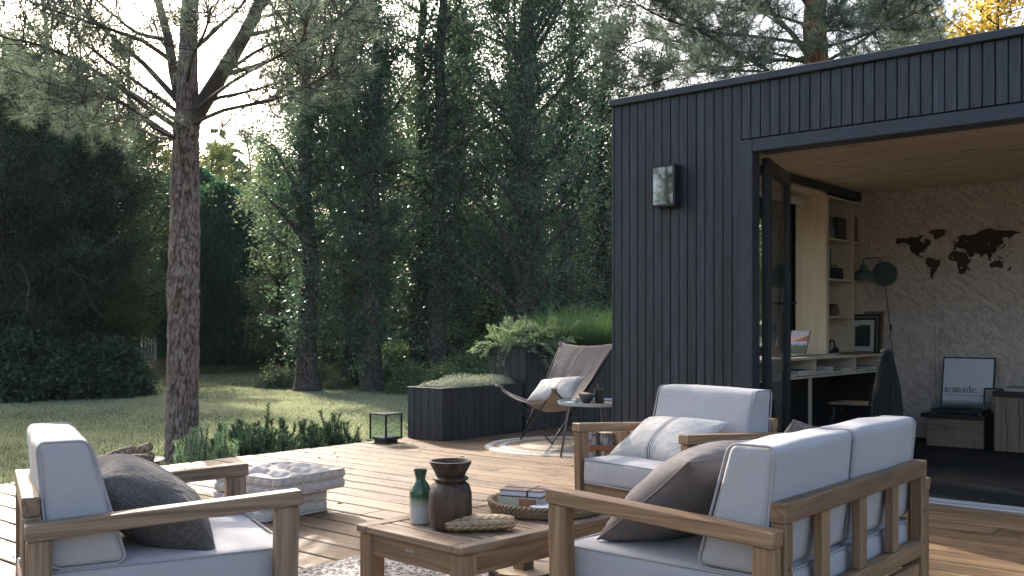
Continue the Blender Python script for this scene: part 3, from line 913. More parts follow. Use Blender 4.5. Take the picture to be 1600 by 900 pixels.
# letters for the poster: outlines made of strokes (x right, y up), x-height 1
def serif_word(mb, word, x0, z0, s, put):
    """put(x, z) -> 3D; strokes are flat quads"""
    def quad(a, b, c, d):
        n = len(mb.v); mb.v += [put(x0 + s * p[0], z0 + s * p[1]) for p in (a, b, c, d)]; mb.f.append([n, n + 1, n + 2, n + 3])
    def rect(x, y, w, h): quad((x, y), (x + w, y), (x + w, y + h), (x, y + h))
    def arc(cx, cy, rx, ry, a0, a1, tmax, tmin, n=14, ir=None):
        for k in range(n):
            q = []
            for a in (a0 + (a1 - a0) * k / n, a0 + (a1 - a0) * (k + 1) / n):
                t = tmin + (tmax - tmin) * abs(math.cos(R(a))) ** 1.5
                q.append(((cx + rx * math.cos(R(a)), cy + ry * math.sin(R(a))), (cx + (rx - t) * math.cos(R(a)), cy + (ry - min(t, tmin * 1.6)) * math.sin(R(a)))))
            quad(q[0][0], q[1][0], q[1][1], q[0][1])
    x = 0; T = .21; t = .09
    for ch in word:
        if ch in 'nm':
            k = 2 if ch == 'm' else 1
            rect(x + .12, .0, T, 1.0); rect(x, 0, .45, .07); rect(x, .93, .2, .07)
            for i in range(k):
                xo = x + .12 + i * .52
                arc(xo + .36, .66, .27, .36, 0, 150, T, t)
                rect(xo + .63 - T, 0, T, .68); rect(xo + .63 - T - .11, 0, .43, .07)
            x += 1.0 + .52 * (k - 1)
        elif ch == 'o':
            arc(x + .45, .5, .43, .53, 0, 360, T, t, 28); x += .97
        elif ch == 'e':
            arc(x + .43, .5, .41, .53, 20, 320, T, t, 26); rect(x + .18, .50, .60, .08); arc(x + .43, .5, .41, .53, 0, 20, T, t, 3); x += .90
        elif ch == 'a':
            arc(x + .40, .68, .27, .35, 0, 160, T, t); rect(x + .46, .10, T, .60); arc(x + .30, .27, .28, .29, 60, 300, T * .9, t, 14)
            rect(x + .60, 0, .22, .1); x += .88
        elif ch == 'd':
            arc(x + .40, .5, .40, .53, 30, 330, T, t, 22); rect(x + .58, 0, T, 1.5); rect(x + .44, 1.43, .2, .07); rect(x + .75, 0, .15, .07); x += 1.0
        elif ch == '.':
            arc(x + .10, .10, .12, .12, 0, 360, .11, .11, 12); x += .3
    return x

def poster():
    a = atY(1473, 560, 9.97); b = atY(1555, 560, 9.97)
    w = (b.x - a.x); h = .515
    t = empty('poster', ((a.x + b.x) / 2, 9.90, .316), 0, 'white framed poster reading nomade leaning behind the record player', 'poster')
    t.rotation_euler = (R(-11), 0, 0)
    g = MB()
    for s in (-1, 1): g.box((s * (w / 2 - .006), 0, h / 2), (.012, .02, h), .001)
    for zz in (.006, h - .006): g.box((0, 0, zz), (w - .024, .02, .012), .001)
    g.build('frame', M['black'], t)
    MB().box((0, .001, h / 2), (w - .024, .012, h - .024), .0005).build('print', plain('poster_white', (.68, .70, .73), .35), t)
    tx = MB(); wd = serif_word(tx, 'nomade.', -w / 2 + .025, .175, .046, lambda x, z: (x, -.0062, z))
    # small second line: row of tiny letter shapes
    r = random.Random(2); x = -w / 2 + .025
    while x < w / 2 - .05:
        if r.random() < .86:
            ww = r.uniform(.004, .007); n = len(tx.v)
            tx.v += [(x, -.0062, .145), (x + ww, -.0062, .145), (x + ww, -.0062, .153), (x, -.0062, .153)]; tx.f.append([n, n + 1, n + 2, n + 3])
        x += .0095
    me = bpy.data.meshes.new('lettering'); me.from_pydata(tx.v, [], tx.f)
    link_mesh('lettering', me, plain('print_black', (.02, .02, .025), .5), t)
poster()

def log_cabinets():
    lm = wood('pale_oak_block', (.13, .09, .065), (.24, .175, .125), (.34, .26, .19), 'x', rough=.6, gs=.6, knots=.4, var=.05)
    lmz = wood('pale_oak_block_upright', (.13, .09, .065), (.24, .175, .125), (.34, .26, .19), 'z', rough=.6, gs=.6, knots=.2, var=.05)
    t = empty('oak_block', (0, 0, 0), 0, 'low rough sawn oak block with black top under the record player', 'side table')
    MB().box((-2.73, 9.72, .142), (.50, .44, .262), .006).build('block', lm, t)
    MB().box((-2.475, 9.72, .142), (.006, .43, .262), .001).build('black_side', M['black'], t)
    MB().box((-2.74, 9.72, .294), (.56, .50, .040), .003).build('black_top', M['black'], t)
    # splits in the wood face
    g = MB()
    for pts in (((-2.86, .20), (-2.80, .17), (-2.77, .12), (-2.73, .13), (-2.70, .09)), ((-2.58, .015), (-2.55, .07), (-2.56, .09)), ((-2.80, .17), (-2.72, .19))):
        g.tube([(x, 9.4995, z) for x, z in pts], .0022, 5)
    g.build('crack', M['black'], t)
    t = empty('oak_cabinet', (0, 0, 0), 0, 'taller oak block with long vertical splits at the right edge of the picture', 'side table')
    MB().box((-2.05, 9.62, .26), (.62, .52, .48), .006).build('block', lmz, t)
    MB().box((-2.05, 9.62, .525), (.64, .54, .045), .003).build('black_top', M['black'], t)
    g = MB()
    for pts in (((-2.15, .03), (-2.16, .15), (-2.145, .28), (-2.16, .40), (-2.155, .49)), ((-2.26, .02), (-2.25, .2), (-2.27, .33), (-2.26, .42))):
        g.tube([(x, 9.359, z) for x, z in pts], .0025, 5)
    g.build('crack', M['black'], t)
    book('book', (-2.16, 9.52, .548), (.30, .24, .03), bookmats[4], 'large pale book lying on the taller oak block', R(90))
    flatbox('tablet', (-2.17, 9.52, .579), (.22, .17, .008), bookmats[2], 'thin brown booklet on top of the large pale book', 'booklet')
    # record player
    t = empty('record_player', (-2.71, 9.66, .315), 0, 'black record player with clear lid on the low oak block', 'record player')
    MB().box((0, 0, .025), (.44, .34, .04), .005).build('plinth', M['black'], t)
    MB().lathe([(.145, .046), (.15, .05), (.15, .058), (.0, .058)], 36, (-.04, 0, 0)).build('platter', M['frame_dark'], t, True)
    MB().tube([(.16, .11, .05), (.16, .11, .085), (.16, -.05, .078), (.11, -.10, .070)], .005, 8).build('tone_arm', M['steel'], t, True)
    for x in (-.2, .2): MB().lathe([(.018, 0), (.018, .006)], 14, (x, -.15, 0)).build('foot', M['steel'], t, True)
    lid = MB()
    for (c, s) in (((0, -.168, .075), (.43, .003, .055)), ((0, .168, .075), (.43, .003, .055)), ((-.217, 0, .075), (.003, .33, .055)), ((.217, 0, .075), (.003, .33, .055)), ((0, 0, .1045), (.436, .34, .003))):
        lid.box(c, s, .0005)
    lid.build('dust_cover', M['glass'], t)
    # small picture
    t = empty('picture_frame', (-2.47, 9.78, .316), R(-8), 'small black framed drawing of an animal leaning before the poster', 'picture frame')
    t.rotation_euler = (R(-10), 0, R(-6))
    g = MB(); w, h = .19, .235
    for s in (-1, 1): g.box((s * (w / 2 - .007), 0, h / 2), (.014, .014, h), .001)
    for zz in (.007, h - .007): g.box((0, 0, zz), (w - .028, .014, .014), .001)
    g.build('frame', M['black'], t)
    MB().box((0, .001, h / 2), (w - .028, .006, h - .028), .0005).build('print', plain('aged_print', (.30, .28, .24), .4, 0, 0, 30, .4), t)
    MB().tube([(-.03, -.004, .10), (-.02, -.004, .13), (.0, -.004, .14), (.03, -.004, .13), (.035, -.004, .10), (.02, -.004, .085), (-.01, -.004, .09), (-.03, -.004, .10)], .002, 4).build('drawing', M['black'], t)
log_cabinets()

def desk_chair():
    t = empty('desk_chair', (-3.22, 8.42, 0), R(180), 'black metal cafe chair with a wooden seat at the desk', 'chair')
    met = M['blackmetal']
    MB().box((0, 0, .455), (.36, .36, .018), .006).build('seat', wood('chair_seat', (.22, .15, .1), (.33, .24, .16), (.42, .31, .22), 'x', knots=0), t)
    MB().box((0, 0, .436), (.33, .33, .018), .006).build('seat_frame', met, t)
    for sx in (-1, 1):
        for sy in (-1, 1):
            MB().bar((sx * .14, sy * .14, .43), (sx * .20, sy * .20, .004), .03, .02, .003).build('leg', met, t)
    br = MB()
    for sx, sy in ((1, 0), (-1, 0), (0, 1), (0, -1)):
        if sx: br.tube([(sx * .165, -.15, .30), (sx * .15, 0, .40), (sx * .165, .15, .30)], .006, 6)
        else: br.tube([(-.15, sy * .165, .30), (0, sy * .15, .40), (.15, sy * .165, .30)], .006, 6)
    br.build('brace', met, t, True)
    b = MB(); b.tube([(-.17, -.17, .45), (-.24, -.17, .72), (-.255, -.12, .86), (-.26, 0, .885), (-.255, .12, .86), (-.24, .17, .72), (-.17, .17, .45)], .011, 8)
    b.tube([(-.17, 0, .45), (-.24, 0, .7), (-.26, 0, .88)], .008, 8)
    b.build('backrest', met, t, True)
    # jacket draped over the back
    P = []
    nU, nV = 48, 30
    for i in range(nU + 1):
        u = i / nU * 2 * math.pi; row = []
        for j in range(nV + 1):
            v = j / nV
            w = .065 + .205 * min(1, (v * 1.8)) ** .8
            dpt = .02 + .075 * v ** .8
            fold = .012 * math.sin(u * 7 + 2 * v) * v + .008 * math.sin(u * 13 + 5 * v) * v
            x = -.262 + math.cos(u) * (dpt + fold)
            y = math.sin(u) * (w + fold)
            z = .905 - .62 * v - .02 * math.cos(u) + .02 * v * math.sin(3 * u)
            row.append((x, y, z))
        P.append(row)
    j = MB().grid(P); top = [(row[0]) for row in P]
    j.v += []; 
    jk = j.build('jacket', fabric('charcoal_jacket', (.030, .034, .037), (.020, .023, .025), bs_k=.8, wr=1.2, wscale=9), None, True)
    jk.location = t.location; jk.rotation_euler = t.rotation_euler
    tag(jk, 'dark charcoal jacket hung over the back of the desk chair', 'jacket')
    hood = MB().grid([[(-.262 + .05 * math.cos(a) * (1 - k / 8) + .01, .075 * math.sin(a) * (1 - k / 9) , .905 + .035 * math.sin(k / 8 * 1.5)) for a in np.linspace(0, 2 * math.pi, 20)] for k in range(9)])
    hood.build('collar', fabric('pale_lining', (.30, .29, .26), mottled=.3), jk, True)
    g = MB(); r = random.Random(1)
    for k in range(9):
        z0 = .86 - k * .032
        g.tube([(-.18 - .0 * k, -.05 - .012 * k, z0), (-.172, -.02 - .004 * k + r.uniform(-.01, .01), z0 - .02), (-.18, .03, z0 - .01)], .006, 6)
    g.build('lining_edge', fabric('pale_lining_edge', (.36, .35, .31), mottled=.3), jk, True)
desk_chair()

# ------------------------------------------------------------------ lounge furniture
def lounge(name, loc, ang, W, D, seats, label, cat, slats, grey=False):
    """front towards local +x, origin on the deck in the middle"""
    t = empty(name, loc, ang, label, cat)
    K = 'gteak_' if grey else 'teak_'
    aw = .062; zf, zr = .59, .55; th = .046
    xf, xr = D / 2, -D / 2
    for s in (1, -1):
        y = s * (W / 2 - aw / 2)
        # arm
        MB().bar((xr - .005, y, zr - th / 2), (xf + .008, y, zf - th / 2), aw, th, .0035).build('arm', M[K + 'x'], t)
        lf = MB().bar((xf - .045, y, 0), (xf - .035, y, zf - th - .002), .072, aw - .012, .005, up=(0, 1, 0)).build('leg', M[K + 'z'], t)
        lr = MB().bar((xr + .030, y, 0), (xr + .030, y, zr - th + .001), .065, aw - .012, .005, up=(0, 1, 0)).build('leg', M[K + 'z'], t)
        # side rail under the cushion
        MB().bar((xr + .064, s * (W / 2 - aw / 2), .245), (xf - .084, s * (W / 2 - aw / 2), .245), .026, .07, .003).build('side_rail', M[K + 'x'], t)
        # bolts on the rear leg inside
        # back posts stand inside the arms
        MB().bar((xr + .012, s * (W / 2 - aw - .026), .18), (xr + .012, s * (W / 2 - aw - .026), .563), .045, .048, .004, up=(0, 1, 0)).build('back_post', M[K + 'z'], t)
        for z in (.44, .33): MB().tube([(xr - .014, s * (W / 2 - aw - .026), z), (xr - .0185, s * (W / 2 - aw - .026), z)], .007, 12).build('bolt', M['steel'], t, True)
    inner = W - 2 * aw
    MB().bar((xr + .012, -inner / 2 + .001, .592), (xr + .012, inner / 2 - .001, .592), .048, .056, .003).build('top_rail', M[K + 'y'], t)
    MB().bar((xr + .012, -inner / 2 + .052, .305), (xr + .012, inner / 2 - .052, .305), .040, .055, .004).build('lower_rail', M[K + 'y'], t)
    MB().bar((xr + .012, -inner / 2 + .052, .215), (xr + .012, inner / 2 - .052, .215), .026, .075, .004).build('rear_apron', M[K + 'y'], t)
    for k in range(slats):
        y = -inner / 2 + inner * (k + 1) / (slats + 1)
        MB().bar((xr + .012, y, .334), (xr + .012, y, .562), .028, .058, .003, up=(0, 1, 0)).build('slat', M[K + 'z'], t)
    MB().bar((xf - .035, -inner / 2, .235), (xf - .035, inner / 2, .235), .026, .085, .004).build('front_rail', M[K + 'y'], t)
    pl = MB().box((xf - .019, 0, .235), (.004, .05, .012), .001).build('name_plate', M['steel'], t)
    g = MB()
    for k in range(6): g.box((xr + .10 + k * (D - .2) / 6, 0, .262), (.06, inner - .01, .016), .002)
    g.build('seat_board', M[K + 'y'], t)
    cwid = (inner - .012) / seats
    for k in range(seats):
        yc = -inner / 2 + .006 + cwid * (k + .5)
        # seat cushion
        V, F = rbox((D - .05) / 2, cwid / 2 - .002, .064, .024, 12, None, (.006, .002, .016), .006, 5.0, k + W)
        sc_ = MB().add(V, F).build('seat_cushion', M['cushion'], t, 'all'); sc_.location = (.022, yc, .338)
        hx, hy = (D - .05) / 2, cwid / 2 - .002
        for zz in (.058, -.058):
            def fz(q, zz=zz):
                return Vector((q.y, q.z, zz + (math.copysign(.004, zz))))
            p = MB(); loop_piping(p, hx - .002, hy - .002, 0, .0042, .03, fz); p.build('piping', M['piping'], sc_, 'all')
        # back cushion, wedge leaning back
        H = .185
        def tp(w):
            f = (w.z + H) / (2 * H)         # 0 bottom .. 1 top
            dpt = .108 - .036 * f
            x = w.x / .09 * dpt
            return Vector((x - .070 * f - .0, w.y, w.z))
        V, F = rbox(.09, cwid / 2 - .003, H, .028, 12, tp, (.008, .002, .010), .007, 5.0, k * 2 + W * 3)
        bc = MB().add(V, F).build('back_cushion', M['cushion'], t, 'all'); bc.location = (xr + .165, yc, .398 + H + .006)
        for sy in (-1, 1):
            def fy(q, sy=sy):
                return tp(Vector((q.y, sy * (cwid / 2 - .006), q.z)))
            p = MB(); loop_piping(p, .088, H - .002, 0, .0042, .03, fy); p.build('piping', M['piping'], bc, 'all')
    return t

c1f = Vector((-2.866, 2.077, 0)); a1 = R(68.5)
c1 = c1f - Vector((math.cos(a1), math.sin(a1), 0)) * .385
lounge('lounge_chair', c1, a1, .77, .77, 1, 'grey cushioned wooden armchair at the left, seen from its side with a dark pillow', 'armchair', 2, True)
a2 = R(-100.9)
c2f = (Vector((-3.20, 4.29, 0)) + Vector((-2.38, 4.13, 0))) / 2
c2 = c2f - Vector((math.cos(a2), math.sin(a2), 0)) * .385
lounge('lounge_chair', c2, a2, .82, .77, 1, 'grey cushioned wooden armchair facing the camera in front of the cabin wall', 'armchair', 2)
lounge('sofa', (-1.934 + .375, 2.47 + .655, 0), R(180), 1.31, .77, 2, 'two seat wooden sofa with grey cushions seen from behind', 'sofa', 3)

# pillows
def pillow(name, loc, rot, w, h, th, mat, label, cat='pillow', seed=1, fn=None, fold=.01, piping=None):
    n = 30
    V = []; F = []
    for side in (1, -1):
        base = len(V)
        for i in range(n + 1):
            for j in range(n + 1):
                u = -1 + 2 * i / n; v = -1 + 2 * j / n
                # ease sampling to the rim
                u = math.sin(u * math.pi / 2); v = math.sin(v * math.pi / 2)
                pin_u = 1 - .085 * (1 - v * v) * abs(u) ** 2
                pin_v = 1 - .085 * (1 - u * u) * abs(v) ** 2
                z = th / 2 * ((1 - abs(u) ** 2.4) * (1 - abs(v) ** 2.4)) ** .5
                x = u * w / 2 * pin_v if False else u * w / 2 * (1 - .07 * (1 - v * v)); y = v * h / 2 * (1 - .07 * (1 - u * u))
                o = Vector((seed * 2.3, seed, side))
                z += fold * mnoise.noise(Vector((x * 9, y * 9, side * 2)) + o) * (1 - abs(u) ** 6) * (1 - abs(v) ** 6)
                # creases radiating from the corners
                rr = math.hypot(abs(u) - 1, abs(v) - 1); an = math.atan2(1 - abs(v), 1 - abs(u))
                z += .005 * math.sin(an * 11 + seed) * math.exp(-(rr * 2.2) ** 2) * min(1, rr * 4)
                p = Vector((x, y, side * z))
                if fn: p = fn(p)
                V.append(p)
        for i in range(n):
            for j in range(n):
                a = base + i * (n + 1) + j
                q = [a, a + n + 1, a + n + 2, a + 1]
                F.append(q if side > 0 else q[::-1])
    mb = MB().add(V, F)
    me = bpy.data.meshes.new(name); me.from_pydata(mb.v, [], mb.f)
    bm = bmesh.new(); bm.from_mesh(me); bmesh.ops.remove_doubles(bm, verts=bm.verts, dist=.0004); bm.to_mesh(me); bm.free()
    o = link_mesh(name, me, mat, None, 'all')
    o.location = loc; o.rotation_euler = rot
    tag(o, label, cat)
    # seam cord round the rim
    pts = []
    for e in range(4):
        for k in range(16):
            s = -1 + 2 * k / 16
            u, v = ((s, -1), (1, s), (-s, 1), (-1, -s))[e]
            p = Vector((u * w / 2 * (1 - .07 * (1 - v * v)), v * h / 2 * (1 - .07 * (1 - u * u)), 0))
            pts.append(fn(p) if fn else p)
    pts += pts[:2]
    MB().tube(pts, .0035, 6, False).build('seam', piping or mat, o, True)
    return o
M['p_dark'] = fabric('dark_grey_wool', (.105, .10, .097), (.070, .067, .066), weave=260, bs_k=.8, mottled=.35, wr=.5, wscale=8)
M['p_taupe'] = fabric('taupe_cotton', (.155, .135, .130), (.12, .105, .103), bs_k=.45, mottled=.06, wr=.7, wscale=6)
def stripe_mat(name, base, stripe, axis='X', pos=(0.02, .035, .045), wid=.003):
    m = fabric(name, base, tuple(x * .93 for x in base), weave=300, bs_k=.55, mottled=.1, wr=.7, wscale=7)
    nt = m.node_tree; bs = nt.nodes['Principled BSDF']
    src = bs.inputs['Base Color'].links[0].from_socket
    tc = nt.nodes.new('ShaderNodeTexCoord'); sp = nt.nodes.new('ShaderNodeSeparateXYZ'); nt.links.new(tc.outputs['Object'], sp.inputs[0])
    f = None
    for p, w_ in pos:
        d = math_n(nt, 'ABSOLUTE', math_n(nt, 'SUBTRACT', sp.outputs[axis], p))
        g = math_n(nt, 'LESS_THAN', d, w_)
        f = g if f is None else math_n(nt, 'MAXIMUM', f, g)
    c = mixc(nt, f, src, stripe)
    nt.links.new(c, bs.inputs['Base Color'])
    return m
M['p_stripe'] = stripe_mat('cream_linen_striped', (.50, .475, .44), (.06, .065, .09), 'X', pos=((-.016, .0015), (0.0, .0050), (.016, .0038), (.030, .0015)))
M['p_stripe2'] = stripe_mat('cream_linen_grey_stripe', (.50, .48, .44), (.12, .12, .13), 'X', pos=((.06, .006), (.078, .003)))

def frame_rot(ex, ey, loc):
    """object axes: local x -> ex, local y -> ey"""
    ex = Vector(ex).normalized(); ey = Vector(ey); ey = (ey - ex * ey.dot(ex)).normalized(); ez = ex.cross(ey)
    Mx = Matrix((ex, ey, ez)).transposed().to_4x4(); Mx.translation = loc
    return Mx
def local(t_ang, c, p):
    ca, sa = math.cos(t_ang), math.sin(t_ang)
    return Vector((c.x + p[0] * ca - p[1] * sa, c.y + p[0] * sa + p[1] * ca, p[2]))
def ldir(t_ang, p):
    ca, sa = math.cos(t_ang), math.sin(t_ang)
    return Vector((p[0] * ca - p[1] * sa, p[0] * sa + p[1] * ca, p[2]))
# chair 1 pillow: slumped against the back, y is the chair's width
p = pillow('pillow', (0, 0, 0), (0, 0, 0), .50, .44, .23, M['p_dark'], 'dark grey woollen pillow slumped on the left armchair', seed=2, fold=.012)
p.matrix_world = frame_rot(ldir(a1, (.08, 1, .02)), ldir(a1, (-.74, .0, .52)), local(a1, c1, (-.01, -.01, .522)))
# chair 2 pillows
p = pillow('pillow', (0, 0, 0), (0, 0, 0), .60, .36, .16, M['p_stripe'], 'cream linen pillow with thin dark stripes on the armchair before the cabin', seed=5)
p.matrix_world = frame_rot(ldir(a2, (.06, 1, .03)), ldir(a2, (-.72, 0, .45)), local(a2, c2, (.03, -.05, .505)))
# sofa pillows
cs = Vector((-1.934 + .375, 2.47 + .655, 0)); a3 = R(180)
p = pillow('pillow', (0, 0, 0), (0, 0, 0), .48, .50, .22, M['p_taupe'], 'taupe cotton pillow leaning at the near end of the sofa', seed=8)
p.matrix_world = frame_rot(ldir(a3, (.22, 1, -.05)), ldir(a3, (-.78, .16, .58)), local(a3, cs, (.045, .32, .575)))
MB().box((0, 0, 0), (.045, .028, .004), .001).build('woven_tag', M['black'], p).matrix_local = Matrix.Translation((.175, -.205, -.034)) @ Matrix.Rotation(R(18), 4, 'X') @ Matrix.Rotation(R(12), 4, 'Y')
p = pillow('pillow', (0, 0, 0), (0, 0, 0), .46, .46, .15, M['p_taupe'], 'second taupe pillow at the far end of the sofa with one corner raised', seed=11)
p.matrix_world = frame_rot(ldir(a3, (.1, 1, .15)), ldir(a3, (-.4, -.1, .8)), local(a3, cs, (-.03, -.30, .545)))

# ------------------------------------------------------------------ coffee table
ORDN = 'first second third fourth fifth sixth seventh eighth ninth'.split()
TZ = .38
tb_ang = R(-4)
tb_n = Vector((-2.20, 2.355, 0))
ex = Vector((-math.cos(tb_ang), -math.sin(tb_ang), 0)); ey = Vector((-math.sin(tb_ang), math.cos(tb_ang), 0))
TL, TW = .89, .575
tb_c = tb_n + ex * TW / 2 + ey * TL / 2
def coffee_table():
    t = empty('coffee_table', tb_c, tb_ang, 'slatted acacia coffee table between the armchairs and the sofa', 'table')
    hx, hy = TW / 2, TL / 2
    K = 'gteak_'
    # frame of the top
    for s in (-1, 1):
        MB().box((s * (hx - .03), 0, TZ - .012), (.06, TL, .026), .003).build('top_frame', M[K + 'y'], t)
        MB().box((0, s * (hy - .03), TZ - .012), (TW - .121, .06, .026), .003).build('top_frame', M[K + 'x'], t)
    n = 8; w = (TL - .124) / 16
    for k in range(16):
        y = -hy + .062 + w * (k + .5)
        MB().box((0, y, TZ - .013), (TW - .124, w - .010, .022), .002).build('slat', M[K + 'x'], t)
    for s in (-1, 1):
        MB().box((s * (hx - .028), 0, TZ - .065), (.024, TL - .15, .076), .002).build('apron', M['teak_y'], t)
        MB().box((0, s * (hy - .028), TZ - .065), (TW - .15, .024, .076), .002).build('apron', M['teak_x'], t)
        for q in (-1, 1):
            MB().box((s * (hx - .042), q * (hy - .042), (TZ - .027) / 2), (.066, .066, TZ - .028), .004).build('leg', M['teak_z'], t)
    MB().box((0, -hy + .0145, TZ - .055), (.048, .003, .012), .0008).build('name_plate', M['steel'], t)
coffee_table()

# things on the table
def green_vase():
    p = atz(657, 817, TZ); 
    t = empty('vase', (p.x, p.y, TZ + .001), 0, 'small ceramic bottle vase glazed green above and white below', 'vase')
    m, nt, bs = new_mat('two_tone_glaze')
    tc = nt.nodes.new('ShaderNodeTexCoord'); sp = nt.nodes.new('ShaderNodeSeparateXYZ'); nt.links.new(tc.outputs['Object'], sp.inputs[0])
    nz = noise_t(nt, tc.outputs['Object'], 30, 4, .6)
    zz = math_n(nt, 'ADD', sp.outputs['Z'], math_n(nt, 'MULTIPLY', nz, .022))
    c = ramp(nt, math_n(nt, 'MULTIPLY', zz, 4.0), [(.28, (.50, .50, .50)), (.36, (.34, .36, .27)), (.44, (.045, .10, .045)), (.9, (.035, .085, .04))])
    nt.links.new(c, bs.inputs['Base Color']); bs.inputs['Roughness'].default_value = .12
    bs.inputs['Coat Weight'].default_value = .4
    MB().lathe([(.0, .002), (.036, .0), (.040, .006), (.041, .11), (.038, .128), (.026, .148), (.019, .158), (.018, .165), (.026, .197), (.023, .197), (.015, .165), (.015, .15), (0, .14)], 40).build('body', m, t, True)
green_vase()
def wooden_jar():
    p = atz(704, 826, TZ)
    t = empty('wooden_jar', (p.x, p.y, TZ + .001), 0, 'dark brown carved wooden jar with flared collar neck', 'jar')
    m, nt, bs = new_mat('old_dark_wood')
    v = coords(nt, (1, 1, .35)); na = noise_t(nt, v, 16, 5, .65, .8); nb_ = noise_t(nt, coords(nt, (1, 1, .12)), 110, 4, .6)
    c = ramp(nt, na, [(.36, (.008, .006, .005)), (.48, (.030, .016, .010)), (.60, (.080, .042, .022)), (.72, (.13, .075, .042))])
    c = mixc(nt, .45, c, ramp(nt, nb_, [(.35, (.2, .2, .2)), (.65, (.85, .85, .85))]), 'OVERLAY')
    nt.links.new(c, bs.inputs['Base Color']); bs.inputs['Roughness'].default_value = .5
    bump(nt, math_n(nt, 'ADD', na, nb_), bs, .7, .006)
    prof = [(0, .003), (.055, 0), (.070, .008), (.077, .04), (.078, .09), (.076, .13), (.068, .158), (.050, .172), (.050, .176)]
    b = MB().lathe(prof, 48)
    b.v = [tuple(Vector(q) + mnoise.noise_vector(Vector(q) * 22) * .0022 + Vector((q[0], q[1], 0)) * .03 * mnoise.noise(Vector(q) * 9)) for q in b.v]
    b.build('body', m, t, True)
    MB().lathe([(.048, .174), (.063, .176), (.065, .182), (.058, .188), (.052, .189)], 40).build('collar_ring', m, t, True)
    MB().lathe([(.050, .187), (.056, .20), (.075, .236), (.076, .243), (.070, .244), (.066, .238), (.050, .20), (.045, .17), (0, .16)], 40).build('neck', m, t, True)
wooden_jar()
def pouch():
    p = atz(750, 829, TZ)
    t = empty('woven_pouch', (p.x, p.y, TZ + .002), R(50), 'flat plaited palm leaf pouch lying before the wooden jar', 'pouch')
    m, nt, bs = new_mat('plaited_palm')
    v = coords(nt, (1, 1, 1)); n = noise_t(nt, v, 60, 4, .6)
    c = ramp(nt, n, [(.3, (.30, .19, .09)), (.6, (.46, .32, .17)), (.8, (.58, .43, .26))])
    nt.links.new(c, bs.inputs['Base Color']); bs.inputs['Roughness'].default_value = .45
    bump(nt, n, bs, .2, .004)
    L, Wd, T = .255, .092, .050
    def surf(u, v):     # u -1..1 along, v angle
        r = (1 - abs(u) ** 3.2) ** .5
        return Vector((u * L / 2, math.cos(v) * Wd / 2 * (.45 + .55 * r), T / 2 + math.sin(v) * T / 2 * (.25 + .75 * r)))
    # core and herringbone strips proud of it
    P = [[surf(-1 + 2 * i / 24, 2 * math.pi * j / 24) for j in range(25)] for i in range(25)]
    MB().grid(P).build('core', plain('palm_shadow', (.16, .09, .045), .7), t, True)
    st = MB()
    nb = 9
    for i in range(nb):
        for k in range(8):
            u0 = -1 + 2 * (i + .05) / nb; du = 2 / nb * .95
            v0 = 2 * math.pi * (k + .04) / 8; dv = 2 * math.pi / 8 * .90
            sl = du * (.9 if k % 2 else -.9)
            rows = []
            for a in range(4):
                row = []
                for b in range(4):
                    fa, fb = a / 3, b / 3
                    u = u0 + du * fa + sl * (fb - .5)
                    u = max(-.995, min(.995, u))
                    q = surf(u, v0 + dv * fb); nrm = Vector((0, math.cos(v0 + dv * fb), math.sin(v0 + dv * fb)))
                    q += nrm * (.0012 + .0050 * math.sin(math.pi * fa) * math.sin(math.pi * fb))
                    q.z = max(q.z, .0005)
                    row.append(q)
                rows.append(row)
            st.grid(rows)
    o = st.build('palm_strip', m, t, True); o['kind'] = 'stuff'
    ed = MB(); ed.tube([surf(u, math.pi * .05) + Vector((0, .002, .006)) for u in np.linspace(-.98, .98, 20)], .0035, 6)
    ed.tube([surf(-.55, a) * 1.02 for a in np.linspace(0, math.pi, 10)], .002, 6)
    ed.build('binding', plain('dark_cord', (.05, .03, .02), .7), t, True)
pouch()
M['rope'] = None
m, nt, bs = new_mat('seagrass')
v = coords(nt, (1, 1, 1)); n = noise_t(nt, v, 150, 4, .7)
c = ramp(nt, n, [(.3, (.11, .072, .038)), (.55, (.29, .21, .125)), (.8, (.46, .36, .235))])
nt.links.new(c, bs.inputs['Base Color']); bs.inputs['Roughness'].default_value = .7; bump(nt, n, bs, .6, .004)
M['rope'] = m
TRAY_R = .222
tray_p = atz(853, 797, TZ)
def tray():
    t = empty('wicker_tray', (tray_p.x, tray_p.y, TZ + .001), 0, 'round braided seagrass tray holding books on the coffee table', 'tray')
    base = MB().lathe([(0, .0), (TRAY_R - .015, 0), (TRAY_R - .015, .008), (0, .008)], 48).build('base', M['rope'], t, False)
    # three braided coils
    for ci, (rr, z) in enumerate(((TRAY_R - .010, .012), (TRAY_R - .003, .026), (TRAY_R + .001, .040))):
        g = MB(); tw = 46
        for st_ in range(3):
            pts = []
            for k in range(tw * 6 + 1):
                a = 2 * math.pi * k / (tw * 6); ph = a * tw / 2 + st_ * 2 * math.pi / 3
                pts.append(((rr + .006 * math.cos(ph)) * math.cos(a), (rr + .006 * math.cos(ph)) * math.sin(a), z + .005 * math.sin(2 * ph)))
            g.tube(pts, .0052, 5, False)
        g.build('braid', M['rope'], t, True)
tray()
